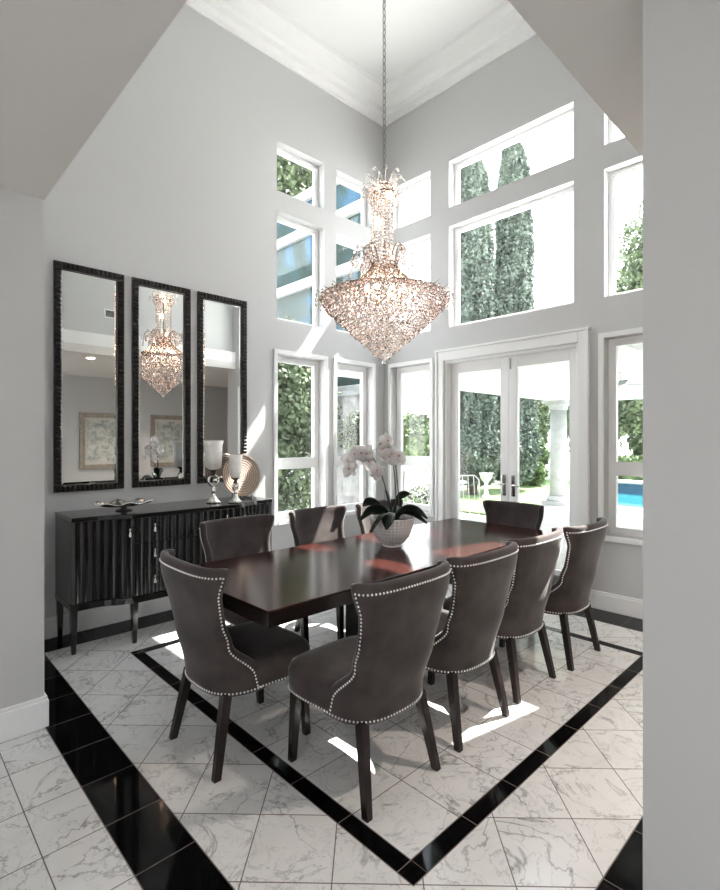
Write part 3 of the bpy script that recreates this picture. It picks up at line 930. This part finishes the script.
# chain
mb = MB(); z = 3.40; i = 0
while z < 5.66:
    pts = []
    for k in range(13):
        a = 2*PI*k/12; u = .011*math.cos(a); w = .030*math.sin(a)
        pts.append((u, 0, Z(z+.025)+w) if i % 2 else (0, u, Z(z+.025)+w))
    mb.tube(pts, .0042, 5); z += .049; i += 1
mb.tube([(0,0,Z(3.31)), (0,0,Z(3.40))], .005, 6)
mb.build('chain', M['chain'], ch)
MB().lathe([(.02,Z(5.64)),(.07,Z(5.67)),(.075,Z(5.72))], 20).build('ceiling_cap', M['chrome'], ch)
# frame
mb = MB()
mb.tube([(0,0,Z(2.62)), (0,0,Z(3.32))], .008, 8)
for r, z in ((.085,3.25),(.085,2.755),(.10,2.725),(.445,2.515),(.06,3.30),(.30,2.40),(.16,2.24)):
    mb.tube([(r*math.cos(2*PI*k/36), r*math.sin(2*PI*k/36), Z(z)) for k in range(37)], .0045 if z > 2.5 else .002, 6)
for k in range(6):
    a = 2*PI*k/6; mb.tube([(0,0,Z(2.72)), (.1*math.cos(a), .1*math.sin(a), Z(2.725))], .004, 5)
mb.build('frame', M['bronze'], ch)
def ribprof(t):          # bell from the neck to the rim
    return bez([(.095,0,2.725), (.13,0,2.68), (.24,0,2.545), (.36,0,2.53), (.455,0,2.52)], 12)
rp = ribprof(0)
for k in range(24):
    a = 2*PI*k/24; pts = [(p.x*math.cos(a), p.x*math.sin(a), Z(p.z)) for p in rp]
    pts.append((.49*math.cos(a), .49*math.sin(a), Z(2.545 if k % 2 else 2.535)))
    MB().tube(pts, [.0032]*(len(pts)-1)+[.001], 5).build('rib', M['bronze'], ch)
# plumes at the neck and crown at the top
def ray(a, pr): return [(p.x*math.cos(a), p.x*math.sin(a), Z(p.z)) for p in pr]
mid1 = bez([(.085,0,2.74), (.09,0,2.89), (.15,0,2.90), (.17,0,2.81)], 12)
mid2 = bez([(.085,0,2.74), (.11,0,2.86), (.20,0,2.89), (.225,0,2.79)], 12)
top1 = bez([(.05,0,3.28), (.08,0,3.36), (.14,0,3.38), (.16,0,3.30)], 10)
top2 = bez([(.04,0,3.28), (.05,0,3.36), (.09,0,3.42), (.12,0,3.40)], 10)
for k in range(12):
    a = 2*PI*(k+.5)/12
    MB().tube(ray(a, mid1 if k % 2 else mid2), .0042, 6).build('arm', M['bronze'], ch)
for k in range(16):
    a = 2*PI*(k+.3)/16
    MB().tube(ray(a, top1 if k % 2 else top2), .003, 5).build('crown_arm', M['chrome'], ch)
# bulbs
for k in range(8):
    a = 2*PI*(k+.5)/8
    b_ = MB().lathe([(.004,0),(.014,.012),(.016,.028),(.010,.05),(.002,.066)], 10, (.13*math.cos(a), .13*math.sin(a), Z(2.54))); b_.build('bulb', M['bulb'], ch)
    MB().lathe([(.009,-.05),(.011,-.04),(.011,0)], 10, (.13*math.cos(a), .13*math.sin(a), Z(2.54))).build('candle_sleeve', M['bronze'], ch)
for (dx, dy, z) in ((.035,-.02,2.80),(-.035,.02,3.02),(.03,-.03,3.22),(-.03,.03,3.28)):
    MB().lathe([(.004,0),(.013,.012),(.014,.028),(.009,.045),(.002,.056)], 10, (dx, dy, Z(z))).build('bulb', M['bulb'], ch)
# crystals
beads = []    # (x,y,z,rx,rz)
def ring(r, z, n_, rad, el=1.25, jit=.004, ph=None):
    ph = random.random()*6.28 if ph is None else ph
    for k in range(n_):
        a = ph + 2*PI*k/n_
        beads.append((r*math.cos(a)+random.uniform(-jit,jit), r*math.sin(a)+random.uniform(-jit,jit), z+random.uniform(-jit,jit), rad, rad*el))
def cone_r(z):     # outline of the basket below the rim
    tab = [(2.06,.012),(2.12,.065),(2.21,.165),(2.355,.335),(2.44,.415),(2.50,.455)]
    for (a, va), (b, vb) in zip(tab, tab[1:]):
        if z <= b: return va + (vb-va)*max(0, (z-a)/(b-a))
    return .455
z = 2.495; i = 0
while z > 2.075:
    r = cone_r(z); ring(r, z, max(4, int(2*PI*r/.036)), .0152, 1.3, .006)
    if r > .1: ring(r-.035, z-.012, max(4, int(2*PI*(r-.03)/.05)), .013, 1.3, .008)
    z -= .031; i += 1
beads.append((0,0,2.055,.017,.022))
for p in bez([(.10,0,2.715), (.14,0,2.67), (.25,0,2.55), (.36,0,2.535), (.45,0,2.51)], 20):
    ring(p.x, p.z-.014, max(10, int(2*PI*p.x/.04)), .0125, 1.3)
for k in range(24):      # drops hung from the rim
    a = 2*PI*k/24
    for q in range(2): beads.append((.485*math.cos(a), .485*math.sin(a), 2.50-.03*q, .011, .016))
for k in range(14):      # strings of the column
    a = 2*PI*k/18; z = 3.27
    while z > 2.76: beads.append((.085*math.cos(a), .085*math.sin(a), z, .0125, .0095)); z -= .0235
for j in range(5): ring((.085,.115,.125,.115,.095)[j], 3.30-.028*j, 22, .011, 1.1)
for k in range(12):
    a = 2*PI*(k+.5)/12; pr = mid1 if k % 2 else mid2; e = pr[-1]
    for q in range(5): beads.append(((e.x+.004*q)*math.cos(a), (e.x+.004*q)*math.sin(a), e.z-.012-.027*q, .012, .015))
    for q in range(3):
        aa = a + .16; beads.append(((e.x-.02)*math.cos(aa), (e.x-.02)*math.sin(aa), e.z-.0-.03*q, .011, .014))
for k in range(12):
    a = 2*PI*(k+.5)/12
    for q in range(6): beads.append((random.uniform(.16,.235)*math.cos(a+random.uniform(-.1,.1)), random.uniform(.16,.235)*math.sin(a), random.uniform(2.70,2.86), .012, .015))
for k in range(16):
    a = 2*PI*(k+.3)/16; pr = top1 if k % 2 else top2; e = pr[-1]
    for q in range(2 if k % 2 else 1): beads.append((e.x*math.cos(a), e.x*math.sin(a), e.z-.016-.03*q, .013, .015))
def bead_shape(mb, x, y, z, rx, rz, rot):
    n_ = 6; vs = [(x, y, z+rz)]
    for (rr, zz, o_) in ((.75,.45,0),(1,-.1,.5),(.55,-.65,0)):
        for k in range(n_):
            a = rot + 2*PI*(k+o_)/n_; vs.append((x+rx*rr*math.cos(a), y+rx*rr*math.sin(a), z+rz*zz))
    vs.append((x, y, z-rz)); fs = []
    for k in range(n_):
        k2 = (k+1) % n_
        fs.append((0, 1+k, 1+k2)); fs.append((19, 13+k2, 13+k))
        fs.append((1+k, 7+k, 1+k2)); fs.append((1+k2, 7+k, 7+k2))
        fs.append((7+k, 13+k, 13+k2)); fs.append((7+k, 13+k2, 7+k2))
    mb.add(vs, fs)
# the hundred largest, facing the camera, are parts of their own
cam_dir = Vector((-CX, -CY)).normalized()
idx = sorted(range(len(beads)), key=lambda i: -(beads[i][3]*10 + (Vector(beads[i][:2]).dot(cam_dir))*.6 - (0 if beads[i][2] < 2.52 else 1)))
own = set(idx[:100]); big = MB()
for i, (x, y, z, rx, rz) in enumerate(beads):
    if i in own:
        mb = MB(); bead_shape(mb, 0, 0, 0, rx, rz, random.random()); o = mb.build('crystal_drop', M['crystal'], ch, loc=(x, y, Z(z)))
    else: bead_shape(big, x, y, Z(z), rx, rz, random.random())
tag(big.build('crystal_strands', M['crystal'], ch), kind='stuff')

# ------------------------------------------------------------------ things seen in the mirrors
def picture(x0, x1, lab):
    root = empty('framed_picture', ((x0+x1)/2, -2.199, .92)); tag(root, lab, 'picture', 'framed prints on the back wall')
    w = (x1-x0)/2; H = 1.12; f = .09
    mb = MB(); mb.box((-w,0,0), (-w+f,.04,H)); mb.box((w-f,0,0), (w,.04,H)); mb.box((-w+f,0,0), (w-f,.04,f)); mb.box((-w+f,0,H-f), (w-f,.04,H))
    mb.build('frame', M['art_frame'], root, bevel=.006)
    MB().box((-w+f,.002,f), (w-f,.012,H-f)).build('mat_board', M['mat_board'], root)
    MB().box((-w+f+.05,.012,f+.05), (w-f-.05,.015,H-f-.05)).build('print', M['art'], root)
picture(2.92, 4.02, 'wood-framed abstract print on the back wall, the one seen in the leftmost mirror')
picture(4.30, 5.40, 'wood-framed abstract print on the back wall, the one seen in the middle mirror')
v = empty('air_vent', (2.60, Y0-.10, 3.40)); tag(v, 'white louvred air vent high on the wall, seen in the leftmost mirror', 'vent')
mb = MB(); mb.box((-.10,0,-.065), (-.085,.014,.065)); mb.box((.085,0,-.065), (.10,.014,.065)); mb.box((-.085,0,-.065), (.085,.014,-.05)); mb.box((-.085,0,.05), (.085,.014,.065))
mb.build('vent_frame', M['trim'], v, bevel=.002)
MB().box((-.085,0,-.05), (.085,.003,.05)).build('duct', M['dark_metal'], v)
mb = MB()
for k in range(6): mb.box((-.085,.004,-.046+k*.017), (.085,.013,-.041+k*.017))
mb.build('louvres', M['stone_grey'], v)
for i, (x, y, lab) in enumerate(((2.41,.32,'round recessed ceiling light in the lower ceiling, seen in the leftmost mirror'),
                                 (3.9,-1.0,'round recessed ceiling light in the lower ceiling near the right wall'))):
    r_ = empty('recessed_light', (x, y, HZ)); tag(r_, lab, 'ceiling light', 'recessed lights in the lower ceiling')
    MB().lathe([(.075,-.006),(.08,0)], 24).build('trim_ring', M['trim'], r_)
    MB().lathe([(.055,-.010),(.055,-.004)], 24).build('lens', M['downlight'], r_)
    L = bpy.data.lights.new('spot', 'SPOT'); L.energy = 32; L.color = (1,.86,.74); L.spot_size = math.radians(110); L.spot_blend = .6; L.shadow_soft_size = .05
    lo = bpy.data.objects.new('recessed_light_beam', L); COL.objects.link(lo); lo.parent = r_; lo.location = (0,0,-.02)

# ------------------------------------------------------------------ outside
def ground(name, a, b, mat, kind='structure'):
    return tag(MB().box(a, b).build(name, M[mat]), kind=kind)
def at(px, Z):      # a spot of ground, from its bearing and distance
    X = (px-360)/506*Z
    return .72*X+.694*Z, -.694*X+.72*Z
ground('ground', (-60,-60,-.40), (90,90,-.14), 'deck')
ground('lawn', (9.6, 5.62, -.14), (20, 9.7, -.10), 'grass')
ground('patio', (XW+T, .47, -.12), (12.4, 5.6, -.02), 'deck')
ground('pool_terrace', (7.4, -8, -.12), (12.4, .47, -.02), 'deck')
ground('garden_path', (-6, YW+T, -.12), (XW+T, 7.4, -.03), 'deck')
# patio cover
pr = MB(); pr.box((XW+T, .5, 2.62), (12.4, 5.5, 2.74)); 
pr.box((XW+T, 5.15, 2.42), (12.4, 5.5, 2.62)); pr.box((12.05, .5, 2.42), (12.4, 5.15, 2.62))
for yy in (3.6, 1.9): pr.box((XW+T, yy, 2.50), (12.05, yy+.18, 2.62))
tag(pr.build('patio_cover', M['stone']), kind='structure')
G = 'white columns holding up the patio cover'
def column(x, y, lab):
    r_ = empty('column', (x, y, -.02)); r_.scale = (1,1,1.017); tag(r_, lab, 'column', G)
    MB().box((-.28,-.28,0), (.28,.28,.10)).build('plinth', M['column'], r_, bevel=.01)
    MB().lathe([(.26,.10),(.27,.14),(.25,.18),(.215,.22)], 32).build('base', M['column'], r_)
    MB().lathe([(.205,.22),(.20,1.2),(.18,2.18)], 48, rad=lambda a, z: 1-.03*abs(math.sin(10*a))).build('shaft', M['column'], r_)
    MB().lathe([(.19,2.18),(.215,2.21),(.20,2.24),(.25,2.31),(.27,2.34)], 32).build('capital', M['column'], r_)
    MB().box((-.28,-.28,2.34), (.28,.28,2.40)).build('abacus', M['column'], r_, bevel=.005)
column(11.6, 5.32, 'white fluted column at the garden corner of the patio, seen through the right door leaf')
# pool
tag(MB().box((12.4,-8,-.14), (16.2,6.2,-.10)).build('pool_water', M['water']), 'blue swimming pool water beyond the patio', 'pool')
ground('pool_wall', (16.2,-8,-.14), (16.5,6.2,.20), 'pool_tile')
ground('pool_coping', (16.15,-8,.20), (16.9,6.3,.26), 'deck')

# ceiling fan on the patio
fan = empty('ceiling_fan', (8.8, 3.0, 2.62)); tag(fan, 'pale ceiling fan hanging under the patio cover', 'ceiling fan')
MB().lathe([(.06,-.02),(.02,-.05),(.015,-.16),(.09,-.18),(.10,-.25),(.05,-.30)], 20).build('motor', M['white_metal'], fan)
for k in range(4):
    bl = MB().box((.1,-.06,-.005), (.68,.06,.005)).build('blade', M['dark_metal'], fan, loc=(0,0,-.22), rot=(math.radians(8), 0, PI/2*k+.4))

# foliage ------------------------------------------------------------
def cloud(name, pts, size, mat, parent, flat=False):
    n = len(pts); P_ = np.asarray(pts)
    a = rng.normal(size=(n,3)); a /= np.linalg.norm(a, axis=1)[:,None]
    b = np.cross(a, rng.normal(size=(n,3))); b /= np.linalg.norm(b, axis=1)[:,None]
    s = size*rng.uniform(.6, 1.3, (n,1)); a *= s; b *= s*.55
    vs = np.stack([P_-a, P_+b, P_+a, P_-b], 1).reshape(-1,3)
    me = bpy.data.meshes.new(name); me.vertices.add(4*n); me.vertices.foreach_set('co', vs.ravel())
    me.loops.add(4*n); me.loops.foreach_set('vertex_index', np.arange(4*n))
    me.polygons.add(n); me.polygons.foreach_set('loop_start', np.arange(n)*4); me.polygons.foreach_set('loop_total', np.full(n, 4))
    me.update(); me.validate(); me.materials.append(mat)
    o = bpy.data.objects.new(name, me); COL.objects.link(o); o.parent = parent; return o
def cypress(x, y, h, r, lab, n=42000):
    root = empty('cypress_tree', (x, y, -.12)); tag(root, lab, 'tree', 'tall cypresses beyond the lawn')
    t = rng.uniform(.03, 1, n); a = rng.uniform(0, 2*PI, n)
    rr = r*np.where(t < .12, .6+.4*t/.12, 1-.38*t-(np.maximum(t-.8,0)/.2)**2.2*.38)*(1+.12*np.sin(a*5+t*9)+.09*np.sin(a*11-t*23)+.08*np.sin(t*31+a))
    q = rng.uniform(.78, 1.03, n)
    pts = np.stack([rr*q*np.cos(a), rr*q*np.sin(a), t*h], 1)
    cloud('foliage', pts, .06, M['cypress'], root)
    MB().lathe([(.16,0),(.12,h*.4),(.05,h*.9)], 10).build('trunk', M['bark'], root)
    MB().lathe([(r*.45, .06*h),(r*.66,.15*h),(r*.52,.6*h),(r*.40,.85*h),(.02,.95*h)], 20).build('inner_foliage', M['cypress'], root)
def tree(name, x, y, h, r, lab, cat='tree', grp=None, mat='tree', n=9000, trunk=.14, z0=.30, leaf=.13, lobes=9, branches=True, zb=-.12):
    root = empty(name, (x, y, zb)); tag(root, lab, cat, grp)
    pts = []
    zc = h*(1+z0)/2; hz = h*(1-z0)/2
    for k in range(lobes):
        a = rng.uniform(0, 2*PI); q = rng.uniform(.15, .7); zz = rng.uniform(-.6, .7)
        c_ = np.array([r*q*math.cos(a), r*q*math.sin(a), zc+hz*zz])
        d_ = rng.normal(size=(n//lobes,3)); d_ /= np.linalg.norm(d_, axis=1)[:,None]
        R_ = np.array([r*.5, r*.5, hz*.45])*rng.uniform(.75, 1.1)
        pts.append(c_ + d_*R_*rng.uniform(.55, 1.05, (len(d_),1)))
    P_ = np.concatenate(pts); P_[:,2] = np.maximum(P_[:,2], .03)
    if z0 < .04: P_[:40,2] = .0
    cloud('foliage', P_, leaf, M[mat], root)
    if trunk:
        tr = MB(); tr.tube([(0,0,0), (.05,0,h*.3), (-.05,.05,h*.75)], [trunk, trunk*.8, trunk*.3], 8)
        for k in range(5):
            a = k*1.3; tr.tube([(0,0,h*(.3+.07*k)), (r*.5*math.cos(a), r*.5*math.sin(a), h*(.45+.08*k))], [trunk*.4, trunk*.12], 6)
        tr.build('trunk', M['bark'], root)
    return root
def at(px, Z):      # a spot of ground, from its bearing and distance
    X = (px-360)/506*Z
    return .72*X+.694*Z, -.694*X+.72*Z
cypress(*at(472, 15.0), 10.1, .72, 'tall narrow cypress left of the pair outside the glass doors')
cypress(*at(513, 16.2), 11.2, .74, 'tallest cypress, right of the pair outside the glass doors')
GT = 'garden trees beyond the pool'
tree('garden_tree', *at(537, 29), 5.6, 1.25, 'leafy tree behind the column, left of the pool trees', grp=GT, z0=.05)
tree('garden_tree', *at(580, 24.5), 4.5, 1.45, 'leafy tree standing beyond the pool, right of the column', grp=GT, z0=.05)
tree('garden_tree', *at(650, 24), 13.5, 2.2, 'tall tree beyond the pool, seen high in the right window', grp=GT, n=12000)
tree('garden_tree', *at(643, 20.5), 4.4, 1.35, 'leafy tree beyond the pool, seen in the lower right window', grp=GT, z0=.05)
tree('garden_tree', *at(611, 31), 5.8, 2.3, 'leafy tree farthest back behind the pool, between the other two', grp=GT, z0=.05)
tree('garden_tree', *at(418, 24), 3.6, 2.2, 'pale leafy tree left of the cypresses, seen in the narrow window', grp=GT, z0=.05)
tree('garden_tree', *at(490, 34), 7.5, 2.6, 'leafy tree behind the two cypresses', grp=GT, z0=.05)
GS = 'dense trees along the side garden'
tree('shade_tree', 5.0, 7.3, 3.75, 1.25, 'dense dark tree just outside the left-hand side window', grp=GS, mat='tree', n=22000, trunk=.12, z0=.02, leaf=.055, lobes=18)
tree('shade_tree', 10.8, 17.0, 14.5, 4.0, 'towering tree behind the glazed wing, seen in the upper side windows', grp=GS, mat='tree', n=26000, trunk=.3, z0=.3, leaf=.16, lobes=22)
tree('shade_tree', 5.75, 5.75, 2.6, .5, 'small leafy tree on the side path, outside the corner window', grp=GS, n=5000, trunk=.03, z0=.4, lobes=8, leaf=.04)
GB = 'rounded shrubs in the garden'
tree('flowering_shrub', *at(533, 17.6), 1.05, .7, 'rounded white-flowered shrub at the foot of the right cypress', 'shrub', GB, 'hedge', 5000, 0, .0, .08, 8)
tree('flowering_shrub', *at(529, 20.2), 2.3, .8, 'taller yellow-green shrub behind the white-flowered one', 'shrub', GB, 'hedge', 5000, 0, .0, .10, 8)
def hedge(x0, y0, x1, y1, h, lab):
    root = empty('hedge', ((x0+x1)/2, (y0+y1)/2, -.12)); tag(root, lab, 'hedge', 'clipped hedges of the garden')
    n = 9000; w, d_ = (x1-x0)/2, (y1-y0)/2
    P_ = np.stack([rng.uniform(-w, w, n), rng.uniform(-d_, d_, n), rng.uniform(.02, h, n)], 1)
    f = rng.integers(0, 3, n); sg = rng.choice([-1, 1], n)
    P_[f == 0, 0] = (sg*w)[f == 0]; P_[f == 1, 1] = (sg*d_)[f == 1]; P_[f == 2, 2] = h
    P_ += rng.normal(0, .04, P_.shape); P_[:,2] = np.maximum(P_[:,2], .03)
    cloud('foliage', P_, .09, M['hedge'], root)
    MB().box((-w*.96,-d_*.92,0), (w*.96,d_*.92,h*.95)).build('inner_foliage', M['hedge'], root)
hedge(17.8, -7, 18.6, 7.0, 1.0, 'long clipped hedge running behind the pool')
hedge(11.9, 11.8, 19.5, 12.6, 1.9, 'clipped hedge behind the patio furniture, left of the cypresses')
# low stone wall behind the lawn
ground('garden_wall', (10.4, 9.75, -.14), (17.0, 10.0, .85), 'stone_grey')
# urn on a pedestal
ur = empty('garden_urn', (*at(486, 14.0), -.10)); ur.scale = (.5,.5,.68); tag(ur, 'white stone garden urn on a pedestal on the lawn', 'urn')
MB().lathe([(.24,0),(.24,.08),(.13,.14),(.10,.30),(.09,.55),(.12,.62)], 24).build('pedestal', M['stone'], ur)
MB().lathe([(.10,.62),(.16,.66),(.30,.80),(.36,.98),(.39,1.0),(.34,1.0),(.28,.86),(.02,.84)], 28).build('bowl', M['stone'], ur)
# patio furniture
def bistro_chair(x, y, rz, lab, mt='dark_metal'):
    r_ = empty('patio_chair', (x, y, -.02), rz); tag(r_, lab, 'chair', 'metal patio chairs')
    MB().lathe([(.19,.44),(.20,.455),(.19,.465)], 24).build('seat', M[mt], r_)
    for sx in (-1, 1):
        for sy in (-1, 1):
            MB().tube([(sx*.14, sy*.14, .445), (sx*.19, sy*.2, 0)], .010, 6).build('leg', M[mt], r_)
    mb = MB(); mb.tube([(-.18,-.16,.45), (-.19,-.23,.86), (-.12,-.25,.93), (.12,-.25,.93), (.19,-.23,.86), (.18,-.16,.45)], .010, 6)
    for k in (-.1, 0, .1): mb.tube([(k,-.18,.46), (k,-.245,.92)], .006, 6)
    mb.build('backrest', M[mt], r_)
bistro_chair(7.6, 6.9, 2.2, 'dark metal patio chair left of the flower pot, seen in the narrow window')
bistro_chair(7.0, 5.15-.55, 2.6, 'white metal patio chair just outside the left door leaf', 'white_metal')
def flower_pot(x, y, lab):
    r_ = empty('flower_pot', (x, y, -.02)); tag(r_, lab, 'potted plant', 'white flower pots on the patio')
    MB().lathe([(.10,0),(.15,.25),(.17,.30),(.14,.30),(.12,.25),(.02,.24)], 20).build('pot', M['stone'], r_)
    d_ = rng.normal(size=(700,3)); d_ /= np.linalg.norm(d_, axis=1)[:,None]
    cloud('foliage', d_[:350]*.2+np.array([0,0,.46]), .04, M['hedge'], r_)
    cloud('blossom', d_[350:]*.22+np.array([0,0,.48]), .035, M['flowers'], r_)
flower_pot(7.35, 6.05, 'pot of white flowers on the patio beside the dark metal chair')
# small round table outside
pt = empty('patio_table', (7.9, 5.9, -.02)); tag(pt, 'round pale patio table outside the corner window', 'table')
MB().lathe([(.45,.70),(.46,.715),(.45,.73)], 32).build('tabletop', M['stone'], pt)
MB().lathe([(.20,0),(.03,.03),(.03,.70)], 16).build('pedestal', M['dark_metal'], pt)
# glazed wing to the side: white beams with blue panes between
gw = empty('glazed_wing', (6.5, 6.43, -.12)); tag(gw, 'two storey glazed wing with white beams and blue panes, outside the side windows', 'building')
def prism(z0, z1, g=0.0):
    pl = [(-g,-g),(.4+g*.3,-g),(4.5+g,6.0+g),(-g,6.0+g)]; n_ = 4
    return MB().add([(x, y, z0) for x, y in pl]+[(x, y, z1) for x, y in pl], [(3,2,1,0),(4,5,6,7)]+[(i,(i+1)%4,4+(i+1)%4,4+i) for i in range(4)])
prism(0, 2.55).build('wall', M['stone_grey'], gw)
prism(2.55, 6.6, -.05).build('glazing', M['pave_glaze'], gw)
for z in (2.45, 4.78, 5.86, 6.6):
    prism(z, z+.20, .04).build('beam', M['column'], gw, bevel=.01)

# ------------------------------------------------------------------ light
w = bpy.data.worlds.new('sky'); scene.world = w; w.use_nodes = True
nt = w.node_tree; bg = nt.nodes['Background']
tc = nt.nodes.new('ShaderNodeTexCoord'); sp = nt.nodes.new('ShaderNodeSeparateXYZ'); rp = nt.nodes.new('ShaderNodeValToRGB')
nt.links.new(tc.outputs['Generated'], sp.inputs[0]); nt.links.new(sp.outputs[2], rp.inputs[0]); nt.links.new(rp.outputs[0], bg.inputs[0])
rp.color_ramp.elements[0].color = (1,.985,.97,1); rp.color_ramp.elements[1].color = (.80,.90,1,1); rp.color_ramp.elements[1].position = .8
bg.inputs[1].default_value = 2.0
S = bpy.data.lights.new('sun', 'SUN'); S.energy = 9; S.angle = math.radians(.53); S.color = (1,.95,.88)
so = bpy.data.objects.new('sun', S); COL.objects.link(so)
so.rotation_euler = Vector((-1,.2,-1.4)).to_track_quat('-Z', 'Y').to_euler()
so.location = (20, -2, 25)

# ------------------------------------------------------------------ camera
cd = bpy.data.cameras.new('camera'); co = bpy.data.objects.new('camera', cd); COL.objects.link(co)
cd.sensor_fit = 'HORIZONTAL'; cd.sensor_width = 36; cd.lens = 506/720*36; cd.shift_y = -5/720; cd.clip_start = .02
co.location = (0, 0, 1.5); co.rotation_euler = (PI/2, 0, -math.atan2(.694, .72))
scene.camera = co
vs_ = scene.view_settings; vs_.view_transform = 'Standard'; vs_.look = 'None'; vs_.gamma = 1; vs_.use_curve_mapping = False
vs_.exposure = 1.95
